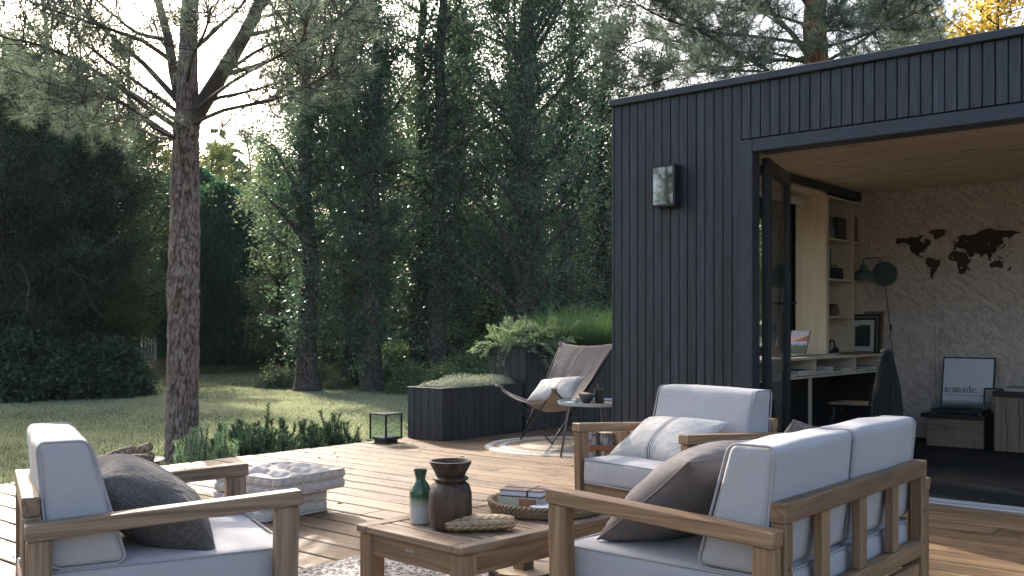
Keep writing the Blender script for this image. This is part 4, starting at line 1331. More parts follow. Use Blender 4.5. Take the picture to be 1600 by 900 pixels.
def tray_books():
    z = TZ + .010
    ar = R(40.2)
    M['cream'] = plain('cream_cloth_cover', (.50, .47, .36), .6, 0, .2, 300, .1)
    M['tanleather'] = plain('tan_leather_spine', (.30, .15, .07), .5, 0, .2, 60, .35)
    M['brownleather'] = plain('brown_leather', (.105, .052, .04), .5, 0, .3, 50, .35)
    a = atz(820, 792, z); 
    b1 = empty('book', (a.x, a.y, z), ar - R(28), 'thick cream book under the leather journal in the tray', 'book')
    MB().box((0, 0, .0025), (.175, .13, .005), .001).box((0, 0, .0445), (.175, .13, .005), .001).box((0, -.0625, .0235), (.175, .005, .037), .001).build('cover', M['cream'], b1)
    MB().box((0, .003, .0235), (.168, .118, .036), .001).build('pages', M['paper'], b1)
    MB().box((.045, -.0658, .0235), (.075, .0016, .044), .0005).build('tan_spine', M['tanleather'], b1)
    b2 = empty('journal', (a.x + .002, a.y + .006, z + .048), ar - R(22), 'brown leather journal tied with a dark strap on top of the cream book', 'book')
    MB().box((0, 0, .002), (.18, .13, .004), .001).box((0, 0, .0245), (.182, .132, .004), .001).box((0, .064, .013), (.18, .004, .019), .001).build('cover', M['brownleather'], b2)
    MB().box((0, -.002, .0133), (.172, .124, .0185), .001).build('pages', plain('white_pages', (.60, .61, .64), .7, 0, .2, 300), b2)
    MB().box((.03, 0, .0275), (.007, .136, .002), .0005).box((.03, -.0675, .013), (.007, .002, .03), .0005).box((.03, .0675, .013), (.007, .002, .03), .0005).box((-.0, 0, .0275), (.182, .005, .002), .0005).build('strap', plain('dark_strap', (.03, .018, .014), .6), b2)
    a = atz(862, 800, z)
    m, nt, bs = new_mat('printed_cover')
    v = coords(nt, (1, 1, 1)); n = noise_t(nt, v, 26, 5, .6, 1.5)
    c = ramp(nt, n, [(.40, (.10, .12, .12)), (.47, (.55, .57, .60)), (.6, (.62, .64, .67))])
    nt.links.new(c, bs.inputs['Base Color']); bs.inputs['Roughness'].default_value = .3
    b3 = empty('book', (a.x + .03, a.y + .01, z), ar + R(35) + R(90), 'white printed book lying flat at the front of the tray', 'book')
    MB().box((0, 0, .0015), (.12, .20, .003), .0008).box((0, 0, .0265), (.12, .20, .003), .0008).box((-.0585, 0, .014), (.003, .20, .022), .0008).build('cover', m, b3)
    MB().box((.002, 0, .014), (.113, .194, .0215), .0008).build('pages', plain('bright_pages', (.66, .66, .68), .7, 0, .2, 300), b3)
    # dark pine cones / beads behind
    g0 = None; r = random.Random(3)
    for k in range(7):
        ang = R(20 + k * 13); rr = .14 - .02 * (k % 2)
        c_ = Vector((tray_p.x + rr * math.cos(ang), tray_p.y + rr * math.sin(ang), z + .001))
        t = empty('alder_cone', c_, r.uniform(0, 6), 'small dark alder cone at the back of the tray, %s from the right' % ORDN[k], 'cone', 'small dark cones in the tray')
        if g0 is None:
            mb = MB()
            for i in range(6):
                for q in range(7):
                    aa = q * 2 * math.pi / 7 + i * .45; rad = .013 * math.sin(math.pi * (i + .8) / 7) + .003
                    mb.box((rad * math.cos(aa), rad * math.sin(aa), .004 + i * .0055), (.009, .008, .003), .0008, Matrix.Rotation(aa, 4, 'Z') @ Matrix.Rotation(R(-35), 4, 'Y'))
            g0 = mb.build('scales', plain('cone_dark', (.03, .02, .016), .6), t)
        else:
            o = g0.copy(); COL.objects.link(o); o.parent = t
tray_books()

# rug under the table
m, nt, bs = new_mat('speckled_rug')
v = coords(nt, (1, 1, 1)); n = noise_t(nt, v, 48, 4, .8, .6); n2 = noise_t(nt, v, 180, 2, .7)
c = ramp(nt, n, [(.42, (.05, .035, .026)), (.49, (.22, .185, .155)), (.55, (.58, .53, .47))])
nt.links.new(c, bs.inputs['Base Color']); bs.inputs['Roughness'].default_value = .95; bump(nt, n, bs, .8, .01)
def rug():
    P = []; r = random.Random(6)
    nx, ny = 90, 90
    for i in range(nx + 1):
        row = []
        for j in range(ny + 1):
            x = -3.63 + 2.1 * i / nx; y = .9 + 2.42 * j / ny
            edge = i in (0, nx) or j in (0, ny)
            row.append((x + (r.uniform(-.004, .004)), y + r.uniform(-.004, .004), .003 if edge else .012 + .004 * mnoise.noise(Vector((x * 40, y * 40, 0)))))
        P.append(row)
    o = MB().grid(P).build('rug', m, None, True)
    tag(o, 'thick speckled grey and white rug under the coffee table', 'rug')
rug()
def wood_slab():
    p = atz(828, 884, .09)
    t = empty('wood_slab', (p.x, p.y, .017), R(50), 'low live edge wooden slab with bark rim on the rug under the table', 'slab')
    prof = []
    for k in range(40):
        a = 2 * math.pi * k / 40; rr = 1 + .07 * math.sin(3 * a + 1) + .04 * math.sin(7 * a)
        prof.append((.17 * rr * math.cos(a), .12 * rr * math.sin(a)))
    MB().prism([(x * .985, y * .985) for x, y in prof], .02, .062).build('top', wood('pale_slab', (.38, .27, .17), (.5, .38, .25), (.6, .48, .33), 'x', knots=.2), t)
    g = MB()
    for k in range(40):
        a, b = prof[k], prof[(k + 1) % 40]
        g.bar((a[0], a[1], .038), (b[0], b[1], .038), .012, .04, .002)
    g.build('bark_rim', bark('slab_bark', (.03, .02, .015), (.09, .06, .04), (.17, .12, .08), 2.0), t)
    for sx, sy in ((.09, .05), (-.09, .05), (.0, -.07)): MB().box((sx, sy, .010), (.03, .03, .02), .002).build('foot', M['teak_z'], t)
wood_slab()

# ------------------------------------------------------------------ floor cushions
M['calico'] = fabric('natural_calico', (.56, .49, .42), (.50, .435, .37), bs_k=.4, mottled=.08, wr=.5, wscale=14)
def floor_cushion(loc, ang, W, H, label, seed):
    h2 = W / 2; hz = H / 2
    def tuft(w):
        x, y, z = w
        top = max(0, (abs(z) / hz)) ** 6
        s = 1 if z > 0 else -1
        # buttons on a 3x3 lattice, ridges in between
        dz = 0
        best = 9
        for bx in (-.62, 0, .62):
            for by in (-.62, 0, .62):
                d = math.hypot(x - bx * h2, y - by * h2); best = min(best, d)
        dz -= .040 * math.exp(-(best / .035) ** 1.1)
        gx = min(abs(x - q_ * h2) for q_ in (-.62, 0, .62)); gy = min(abs(y - q_ * h2) for q_ in (-.62, 0, .62))
        dz -= .010 * (math.exp(-(gx / .012) ** 2) + math.exp(-(gy / .012) ** 2)); dz += .006 * (1 - math.exp(-(best / .09) ** 2))
        dz += .010 * mnoise.noise(Vector((x * 14 + seed, y * 14, s)))
        ed = max(abs(x), abs(y)) / h2
        z2 = z + s * dz * top * (1 if s > 0 else .2)
        # side quilting: vertical channels and a waist seam
        side = max(0, 1 - (abs(z) / hz) ** 8)
        q = 1 + 0 * side
        per = .075
        if abs(x) > abs(y):
            k = -.009 * (abs(math.sin(math.pi * y / per)) ** .35 < .55) * side
            bul = (.018 * (abs(math.sin(math.pi * y / per)) ** .5) - .015 * math.exp(-(z / .010) ** 2)) * side
            x += math.copysign(bul, x)
        else:
            bul = (.018 * (abs(math.sin(math.pi * x / per)) ** .5) - .015 * math.exp(-(z / .010) ** 2)) * side
            y += math.copysign(bul, y)
        return Vector((x, y, z2)) + mnoise.noise_vector(Vector((x, y, z)) * 9 + Vector((seed, 0, 0))) * .005
    V, F = rbox(h2 - .014, h2 - .014, hz, .02, 64, tuft, (0, 0, .008))
    o = MB().add(V, F).build('floor_cushion', M['calico'], None, 'all'); o.location = (loc[0], loc[1], loc[2] + hz); o.rotation_euler = (0, 0, ang)
    tag(o, label, 'floor cushion')
    for z in (hz - .006, -hz + .006):
        g = MB(); loop_piping(g, h2 - .008, h2 - .008, 0, .006, .03, lambda q, z=z: Vector((q.y, q.z, z))); g.build('piped_edge', M['calico'], o, 'all')
    return o
fc = cw(-1.39, 5.92)
lo = floor_cushion((fc.x - .03, fc.y - .05, .002), R(2), .50, .130, 'lower of the two stacked quilted calico floor cushions', 3)
up_ = floor_cushion((fc.x, fc.y, .138), R(6), .56, .115, 'upper quilted calico floor cushion with button tufts and white tag', 8)
MB().box((-.10, -.292, .0), (.055, .004, .032), .001).build('white_tag', plain('tag_white', (.7, .72, .75), .6), up_)

# ------------------------------------------------------------------ candle lantern on the deck
def deck_lantern():
    p = cw(-1.215, 9.5)
    t = empty('candle_lantern', (p.x, p.y, 0), R(2), 'square black and glass candle lantern at the deck corner beside the planter', 'lantern')
    s = .225; h = .285; b = .035
    MB().box((0, 0, b / 2), (s * .72, s * .72, b), .002).build('foot', M['black'], t)
    g = MB(); q = .014
    for sx in (-1, 1):
        for sy in (-1, 1): g.box((sx * (s / 2 - q / 2), sy * (s / 2 - q / 2), b + (h - b) / 2), (q, q, h - b - .028), .001)
        g.box((sx * (s / 2 - q / 2), 0, b + .007), (q, s, .013), .001)
        g.box((0, sx * (s / 2 - q / 2), b + .007), (s - 2 * q, q, .0125), .001)
    g.build('frame', M['blackmetal'], t)
    MB().box((0, 0, h - .007), (s + .004, s + .004, .014), .002).build('top_plate', M['blackmetal'], t)
    MB().box((0, 0, b + .018), (s - .032, s - .032, .012), .002).build('tray', M['black'], t)
    for (c, d) in (((s / 2 - .004, 0), (.002, s - .03)), ((-s / 2 + .004, 0), (.002, s - .03)), ((0, s / 2 - .004), (s - .03, .002)), ((0, -s / 2 + .004), (s - .03, .002))):
        MB().box((c[0], c[1], b + .014 + (h - b - .03) / 2), (d[0], d[1], h - b - .03), .0003).build('pane', M['glass'], t)
    cd = MB().lathe([(.013, 0), (.013, .05), (.02, .055), (.009, .06), (.009, .15), (0, .152)], 14, (0, 0, b + .024)).build('candle', plain('wax_pink', (.30, .2, .19), .5), t, True)
deck_lantern()

# ------------------------------------------------------------------ planters
def plank_wall(t, p0, p1, z0, z1, out, pitch=.105):
    """vertical boards from p0 to p1; 'out' is the outward normal"""
    p0, p1 = Vector(p0), Vector(p1); d = p1 - p0; L = d.length; n = max(1, round(L / pitch)); w = L / n
    u = d.normalized(); o_ = Vector(out)
    for k in range(n):
        c = p0 + u * (w * (k + .5)) - o_ * .012 + o_ * random.uniform(-.001, .001)
        V, F = cbox_geo(w - .006, .022, z1 - z0, .0025)
        me = bpy.data.meshes.new('plank'); me.from_pydata(V, [], F)
        o = link_mesh('plank', me, M['clad'], t); o.location = (c.x, c.y, (z0 + z1) / 2); o.rotation_euler = (0, 0, math.atan2(u.y, u.x))
M['soil'] = plain('potting_soil', (.025, .018, .012), .95, 0, .8, 40, .3)
def planter(x0, x1, y0, y1, h, label):
    t = empty('planter', ((x0 + x1) / 2, (y0 + y1) / 2, 0), 0, label, 'planter')
    cx, cy = t.location.x, t.location.y
    a, b, c, d = x0 - cx, x1 - cx, y0 - cy, y1 - cy
    plank_wall(t, (a, c, 0), (b, c, 0), .005, h - .012, (0, -1, 0)); plank_wall(t, (b, c + .024, 0), (b, d, 0), .005, h - .012, (1, 0, 0))
    plank_wall(t, (a, c + .024, 0), (a, d, 0), .005, h - .012, (-1, 0, 0))
    MB().box((0, 0, (h - .06) / 2), (b - a - .05, d - c - .05, h - .07), .001).build('inner_box', M['black'], t)
    MB().box((0, 0, h - .05), (b - a - .056, d - c - .056, .02), .001).build('soil', M['soil'], t)
    g = MB()
    for s in (0, 1):
        g.box(((a, b)[s] + (.012 if s == 0 else -.012), 0, h - .005), (.034, d - c + .006, .012), .002)
        g.box((0, (c, d)[s] + (.012 if s == 0 else -.012), h - .005), (b - a - .026, .034, .0115), .002)
    g.build('rim', M['clad_smooth'], t)
    return t
planter(-7.18, -6.69, 6.87, 8.10, .516, 'low blue black planter box of lavender at the deck corner')
planter(-7.20, -6.67, 8.12, 10.20, .90, 'tall blue black planter box with overhanging juniper behind the low one')

# ------------------------------------------------------------------ foliage tools
def leaf_cloud(P, axis=None, size=.07, aspect=.45, jitter=1.0, rs=None):
    """diamond leaves at points P (n,3); axis: preferred long direction (n,3)"""
    rs = rs or rng
    n = len(P)
    a = rs.normal(size=(n, 3)) * jitter
    if axis is not None: a = a + axis
    a /= np.linalg.norm(a, axis=1)[:, None] + 1e-9
    b = rs.normal(size=(n, 3)); b -= (b * a).sum(1)[:, None] * a; b /= np.linalg.norm(b, axis=1)[:, None] + 1e-9
    s = (size * rs.uniform(.6, 1.35, n))[:, None]
    V = np.empty((n, 4, 3)); V[:, 0] = P; V[:, 1] = P + a * s * .45 + b * s * aspect * .5; V[:, 2] = P + a * s; V[:, 3] = P + a * s * .45 - b * s * aspect * .5
    F = np.arange(n * 4).reshape(n, 4)
    tone = np.repeat(rs.uniform(0, 1, n), 4)
    return V.reshape(-1, 3), F, tone
def blades(P, D, L, w, bend=0.0, rs=None):
    """thin triangles from P along D with length L"""
    rs = rs or rng; n = len(P)
    D = D / (np.linalg.norm(D, axis=1)[:, None] + 1e-9)
    b = rs.normal(size=(n, 3)); b -= (b * D).sum(1)[:, None] * D; b /= np.linalg.norm(b, axis=1)[:, None] + 1e-9
    L = np.broadcast_to(L, (n,))[:, None]; w = np.broadcast_to(w, (n,))[:, None]
    V = np.empty((n, 3, 3)); V[:, 0] = P - b * w / 2; V[:, 1] = P + b * w / 2; V[:, 2] = P + D * L
    return V.reshape(-1, 3), np.arange(n * 3).reshape(n, 3), np.repeat(rs.uniform(0, 1, n), 3)
def cat(*parts):
    V = []; F = []; T = []; o = 0
    for v, f, t in parts:
        V.append(v); F.append(f + o); T.append(t); o += len(v)
    return np.concatenate(V), np.concatenate(F), np.concatenate(T)
def smooth_path(pts, n=12):
    pts = [Vector(p) for p in pts]
    if len(pts) < 3: return [pts[0].lerp(pts[-1], i / n) for i in range(n + 1)]
    out = []
    P = [pts[0] * 2 - pts[1]] + pts + [pts[-1] * 2 - pts[-2]]
    per = max(2, n // (len(pts) - 1))
    for i in range(1, len(P) - 2):
        for k in range(per):
            t = k / per
            out.append(.5 * ((2 * P[i]) + (-P[i - 1] + P[i + 1]) * t + (2 * P[i - 1] - 5 * P[i] + 4 * P[i + 1] - P[i + 2]) * t * t + (-P[i - 1] + 3 * P[i] - 3 * P[i + 1] + P[i + 2]) * t ** 3))
    out.append(pts[-1]); return out
def rdir(r, up=0.0):
    v = Vector((r.gauss(0, 1), r.gauss(0, 1), r.gauss(0, 1) + up)); return v.normalized()

L_pine = leafmat('pine_needles', (.060, .078, .058), (.27, .32, .25), trans=.45, rough=.45, clump=1.5, transcol=(1.2, 1.3, 1.05))
L_ivy = leafmat('ivy_leaves', (.014, .038, .026), (.17, .26, .17), trans=.28, rough=.35, spec=.4)
L_dark = leafmat('dark_evergreen_leaves', (.012, .026, .018), (.095, .135, .085), trans=.25, rough=.5)
L_thuja = leafmat('thuja_sprays', (.028, .080, .060), (.07, .165, .12), trans=.25, rough=.6)
L_pale = leafmat('pale_grey_green_leaves', (.08, .105, .070), (.24, .28, .20), trans=.45)
L_olive = leafmat('olive_leaves', (.035, .050, .020), (.14, .15, .060), trans=.5)
L_yellow = leafmat('autumn_yellow_leaves', (.26, .20, .04), (.56, .45, .11), trans=.5, transcol=(1.5, 1.3, .7))
L_shrub = leafmat('shrub_leaves', (.07, .11, .05), (.26, .33, .17), trans=.4)
L_jun = leafmat('juniper_sprays', (.14, .19, .12), (.40, .46, .33), trans=.35, clump=4)
L_lav = leafmat('lavender_stems', (.14, .165, .115), (.62, .63, .50), trans=.25, clump=9, transcol=(1, 1.05, .9))
L_grass = leafmat('tall_grass_blades', (.05, .10, .05), (.17, .26, .12), trans=.4, clump=3)
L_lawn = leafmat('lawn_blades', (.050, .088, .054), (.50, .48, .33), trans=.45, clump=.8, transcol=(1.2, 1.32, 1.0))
B_pine = bark('pine_bark', (.060, .045, .038), (.18, .135, .115), (.34, .285, .25), 2.6, zst=.3, bk=.6, edge=.10)
m, nt, bs = new_mat('plated_pine_bark')
v = coords(nt, (1, 1, .5)); n = noise_t(nt, v, 60, 5, .7); n2 = noise_t(nt, v, 7, 3, .6)
at_ = nt.nodes.new('ShaderNodeAttribute'); at_.attribute_name = 'tone'
c = ramp(nt, n, [(.35, (.19, .14, .115)), (.65, (.40, .33, .29))])
c = mixc(nt, ramp(nt, n2, [(.4, (0, 0, 0)), (.65, (.7, .7, .7))]), c, (.22, .135, .10))
c = mixc(nt, ramp(nt, at_.outputs['Fac'], [(.05, (0, 0, 0)), (.55, (1, 1, 1))]), (.040, .028, .022), c)
nt.links.new(c, bs.inputs['Base Color']); bs.inputs['Roughness'].default_value = .9; bs.inputs['Specular IOR Level'].default_value = .15
bump(nt, n, bs, .6, .012)
B_plate = m
B_orange = bark('orange_pine_bark', (.10, .045, .025), (.36, .16, .08), (.52, .28, .16), 1.0, bk=.5)
B_mid = bark('grove_bark', (.03, .024, .02), (.12, .095, .08), (.22, .185, .16), 1.0)
B_dark = bark('dark_bark', (.012, .010, .008), (.045, .036, .03), (.09, .075, .06), 1.0)
B_pale_twig = plain('pale_twig_bark', (.17, .145, .12), .9, 0, .3, 60, .4)
B_twig = plain('twig_bark', (.075, .055, .042), .9, 0, .5, 80, .4)

# ------------------------------------------------------------------ pines
def needle_tufts(tufts, r_np, n=30, L=.105, w=.0028):
    """tufts: list of (pos, dir)"""
    P = np.array([p[0][:] for p in tufts]); D = np.array([p[1][:] for p in tufts])
    N_ = len(P)
    P = np.repeat(P, n, 0); Dn = np.repeat(D, n, 0)
    back = r_np.uniform(0, .11, N_ * n)[:, None]
    rad = r_np.normal(size=(N_ * n, 3)); rad -= (rad * Dn).sum(1)[:, None] * Dn; rad /= np.linalg.norm(rad, axis=1)[:, None]
    dd = Dn * r_np.uniform(.35, 1.3, N_ * n)[:, None] + rad * .85
    dd[:, 2] -= .12
    v, f, t = blades(P - Dn * back, dd, L * r_np.uniform(.7, 1.2, N_ * n), w, rs=r_np)
    t = np.repeat(np.clip(np.repeat(r_np.uniform(0, 1, N_), n) * .7 + r_np.uniform(0, .3, N_ * n), 0, 1), 3)
    return v, f, t

def grow_branch(mb, path, r0, r1, r, tufts, nt_=16, ln=.8, depth=0, tuftdens=1.0, start=.3):
    pts = smooth_path(path, 10 if depth == 0 else 6)
    n = len(pts)
    rad = [max(.0035, r0 + (r1 - r0) * (i / (n - 1)) ** .8) for i in range(n)]
    mb.tube(pts, rad, 7 if depth == 0 else (5 if depth == 1 else 4), cap=False)
    tot = sum((pts[i + 1] - pts[i]).length for i in range(n - 1))
    for k in range(nt_):
        f = start + (1 - start) * (k + r.random() * .8) / nt_
        i = min(n - 2, int(f * (n - 1))); p = pts[i].lerp(pts[i + 1], f * (n - 1) - i)
        d = (pts[i + 1] - pts[i]).normalized()
        nd = (d * r.uniform(.35, 1.0) + rdir(r, .25) * .95).normalized()
        L = ln * r.uniform(.45, 1.1) * (1.15 - .5 * f)
        if depth < 1:
            mid = p + nd * L * .5 + rdir(r) * L * .10 + Vector((0, 0, -.02)); e = p + nd * L + rdir(r) * L * .14 + Vector((0, 0, .05 * L))
            grow_branch(mb, [p, mid, e], max(.006, rad[i] * .42), .004, r, tufts, max(3, int(5 * tuftdens + 1)), .34, depth + 1, tuftdens, .25)
        else:
            e = p + nd * L * .8 + Vector((0, 0, .03))
            mb.tube([p, p.lerp(e, .5) + rdir(r) * .02, e], [.0045, .004, .003], 4, cap=False)
            dd = (e - p).normalized() + Vector((0, 0, .25)); tufts.append((e, dd.normalized()))
            if r.random() < .55 * tuftdens: tufts.append((p.lerp(e, .45), (dd + rdir(r) * .6).normalized()))
    tufts.append((pts[-1], (pts[-1] - pts[-2]).normalized()))

def pine_big():
    base = at(283, 722, 9.95); base.z = -.27
    t = empty('pine_tree', base, 0, 'tall pine with rugged bark and spreading limbs at the left edge of the deck', 'pine tree')
    off = Vector(base)
    def A(px, py, dd=0): return at(px, py, 9.95 + dd) - off
    # trunk with plated bark: dense displaced tube
    key = [(283, 727, .168), (284, 690, .160), (285, 600, .155), (287, 500, .152), (287, 440, .157), (289, 380, .148), (289, 300, .140), (290, 230, .132), (291, 195, .135), (293, 150, .105), (295, 60, .088), (299, -40, .08), (302, -160, .07), (296, -320, .05), (303, -500, .02)]
    P = smooth_path([A(a, b) for a, b, c in key], 14 * 28)
    m_ = len(P); kr = [c for a, b, c in key]
    nseg = 110
    V = np.empty((m_, nseg, 3)); TN = np.ones((m_, nseg)); tt = np.linspace(0, len(kr) - 1, m_)
    rads = np.interp(tt, range(len(kr)), kr)
    for i, p in enumerate(P):
        for k in range(nseg):
            a = 2 * math.pi * k / nseg
            ca, sa = math.cos(a), math.sin(a); r0 = rads[i]
            if p.z < 4.6:
                w1 = mnoise.noise(Vector((ca * 2.6, sa * 2.6, p.z * 4))); w2 = mnoise.noise(Vector((ca * 5 + 9, sa * 5, p.z * 9)))
                q = Vector((ca * r0 * 27 + .6 * w1 + .40 * w2, sa * r0 * 27 - .6 * w1 + .40 * w2, p.z * 8.5 + 1.0 * w1 + .7 * w2))
                d_, _ = mnoise.voronoi(q)
                e = min(1.0, (d_[1] - d_[0]) * 2.6) ** .7; TN[i, k] = e * (.75 + .35 * w2 + .2 * mnoise.noise(q * 5))
                rid = 1 - abs(mnoise.noise(Vector((ca * r0 * 34 + w1, sa * r0 * 34, p.z * 9 + w2)))) * 2.2
                amp = .022 * min(1, r0 / .14)
                rr = r0 - amp * .75 + amp * e * (.75 + .45 * w1) + .0045 * rid + .007 * mnoise.noise(q * 2.7) + .010 * mnoise.noise(Vector((ca * 1.5, sa * 1.5, p.z * 1.3)))
            else: rr = r0
            V[i, k] = (p.x + ca * rr, p.y + sa * rr, p.z)
    V = V.reshape(-1, 3); i_, k_ = np.meshgrid(np.arange(m_ - 1), np.arange(nseg), indexing='ij')
    a = i_ * nseg + k_; b = i_ * nseg + (k_ + 1) % nseg
    F = np.stack([a, b, b + nseg, a + nseg], -1).reshape(-1, 4)
    fast_mesh('trunk', V, F, B_plate, t, tone=TN.ravel(), smooth=True)
    # knot
    kp = A(296, 436, -.15)
    MB().lathe([(.030, -.01), (.034, .004), (.020, .010), (.008, .002), (0, 0)], 14).build('knot', plain('knot_grey', (.20, .165, .14), .9, 0, .6, 60, .3), t, True).matrix_local = Matrix.Translation(kp) @ Matrix.Rotation(R(YAW), 4, 'Z') @ Matrix.Rotation(R(90), 4, 'X')
    limbs = [
        ([(291, 205, 0), (330, 142, -.1), (365, 85, -.25), (395, 30, -.3), (415, -30, -.3), (430, -160, -.2)], .095, .05),
        ([(284, 165, 0), (272, 115, .1), (263, 60, .2), (247, 0, .3), (228, -110, .4), (215, -230, .3)], .062, .03),
        ([(280, 222, .0), (235, 190, .3), (175, 150, .5), (120, 115, .7), (60, 60, .9), (25, -10, 1.1)], .030, .008),
        ([(279, 200, .0), (230, 168, -.4), (180, 130, -.7), (120, 95, -1.1), (60, 70, -1.4), (10, 60, -1.7)], .030, .008),
        ([(280, 160, 0), (225, 100, .2), (190, 70, .3), (150, 35, .4), (118, 0, .4), (80, -50, .4)], .034, .010),
        ([(268, 95, .1), (225, 65, -.3), (190, 52, -.6), (150, 38, -.9), (100, 22, -1.3), (40, 0, -1.6)], .026, .007),
        ([(262, 62, .2), (215, 52, .6), (180, 25, .9), (150, 0, 1.2), (110, -50, 1.4)], .026, .007),
        ([(300, 165, 0), (345, 152, .5), (400, 140, .9), (460, 118, 1.3), (525, 78, 1.6)], .026, .007),
        ([(300, 80, 0), (345, 40, .3), (380, 5, .5), (420, -50, .7)], .024, .008),
        ([(345, 118, -.15), (400, 103, -.5), (450, 80, -.8), (510, 44, -1.1), (560, 0, -1.3)], .028, .008),
        ([(382, 55, -.3), (430, 45, -.1), (490, 15, .1), (545, -30, .2)], .026, .008),
        ([(296, 196, 0), (350, 172, -.6), (410, 160, -1.1), (470, 140, -1.6), (520, 110, -1.9)], .024, .007),
        ([(292, 130, 0), (300, 90, -.7), (320, 50, -1.4), (330, 10, -2.0)], .024, .007),
        ([(292, 120, 0), (270, 90, .8), (250, 60, 1.6), (240, 30, 2.3)], .024, .007),
        ([(285, 215, 0), (250, 215, .8), (190, 190, 1.4), (130, 175, 1.9), (80, 150, 2.3)], .022, .006),
        ([(284, 180, 0), (230, 140, -.2), (160, 90, -.1), (90, 30, .1), (30, -40, .2)], .024, .007),
        ([(395, 30, -.3), (440, -20, -.6), (500, -60, -.9), (560, -110, -1.1)], .026, .008),
        ([(395, 30, -.3), (410, -20, .2), (450, -70, .8), (470, -120, 1.2)], .024, .008),
        ([(247, 0, .3), (190, -40, .3), (120, -80, .4), (50, -120, .6)], .024, .008),
        ([(279, 218, .0), (240, 200, -.5), (200, 165, -1.0), (150, 150, -1.5), (100, 160, -1.9)], .02, .006),
        ([(278, 190, .0), (215, 150, .9), (150, 120, 1.6), (80, 120, 2.2), (20, 140, 2.6)], .022, .006),
        ([(302, 175, 0), (360, 130, -1.0), (430, 90, -1.8), (480, 60, -2.4)], .022, .006),
        ([(345, 118, -.15), (420, 70, .6), (480, 60, 1.0), (540, 30, 1.5)], .022, .006),
        ([(395, 30, -.3), (450, 20, .3), (510, 30, .8), (560, 60, 1.1)], .022, .006),
        ([(300, -40, 0), (360, -90, .5), (420, -150, .9), (470, -190, 1.1)], .022, .008),
    ]
    rr = random.Random(12); mb = MB(); tufts = []
    for k, (pts, r0, r1) in enumerate(limbs):
        path = [A(a, b, c) for a, b, c in pts]
        grow_branch(mb, path, r0, r1, rr, tufts, 20 if k > 1 else 7, .72, 0, 1.1, .40 if k > 1 else .6)
    for k in range(5):      # upper crown above the picture
        z0 = rr.uniform(4.6, 7.8) ; h = z0
        st = Vector((.08 * rr.uniform(-1, 1), .08 * rr.uniform(-1, 1), z0))
        tr = P[min(range(m_), key=lambda i: abs(P[i].z - z0))]
        st = Vector(tr); aa = rr.uniform(0, 6.28); L = rr.uniform(1.2, 2.2) * (1 - (z0 - 4.6) / 6)
        dv = Vector((math.cos(aa), math.sin(aa), .55))
        grow_branch(mb, [st, st + dv * L * .5 + rdir(rr) * .1, st + dv * L + Vector((0, 0, .2))], .025, .006, rr, tufts, 7, .7, 0, .7, .35)
    mb.build('limbs', B_twig, t, True)
    tufts = [q for q in tufts if q[0].z < 4.75 or rr.random() < .12]
    cot = 1 / math.tan(R(SUN_EL))
    def lit_spot(q):        # the crown is thin where the terrace seats catch the sun
        w = q + off; g_ = Vector((w.x - SUN_DIR.x * cot * (w.z - .3), w.y - SUN_DIR.y * cot * (w.z - .3), 0))
        k_ = 0
        for cpt, rad_, pr_ in ((fc_, .65, .85), (c1, .6, .45), (tb_c, .8, .5), (c2, .7, .6), (cs, .9, .35)):
            if (Vector((g_.x - cpt[0], g_.y - cpt[1], 0))).length < rad_: k_ = max(k_, pr_)
        return k_
    fc_ = cw(-1.39, 5.92)
    tufts = [q for q in tufts if rr.random() > lit_spot(q[0])]
    print('pine tufts', len(tufts))
    v, f, tn = needle_tufts(tufts, np.random.default_rng(3), 20, .135, .0030)
    fast_mesh('crown', v, f, L_pine, t, tn)
pine_big()

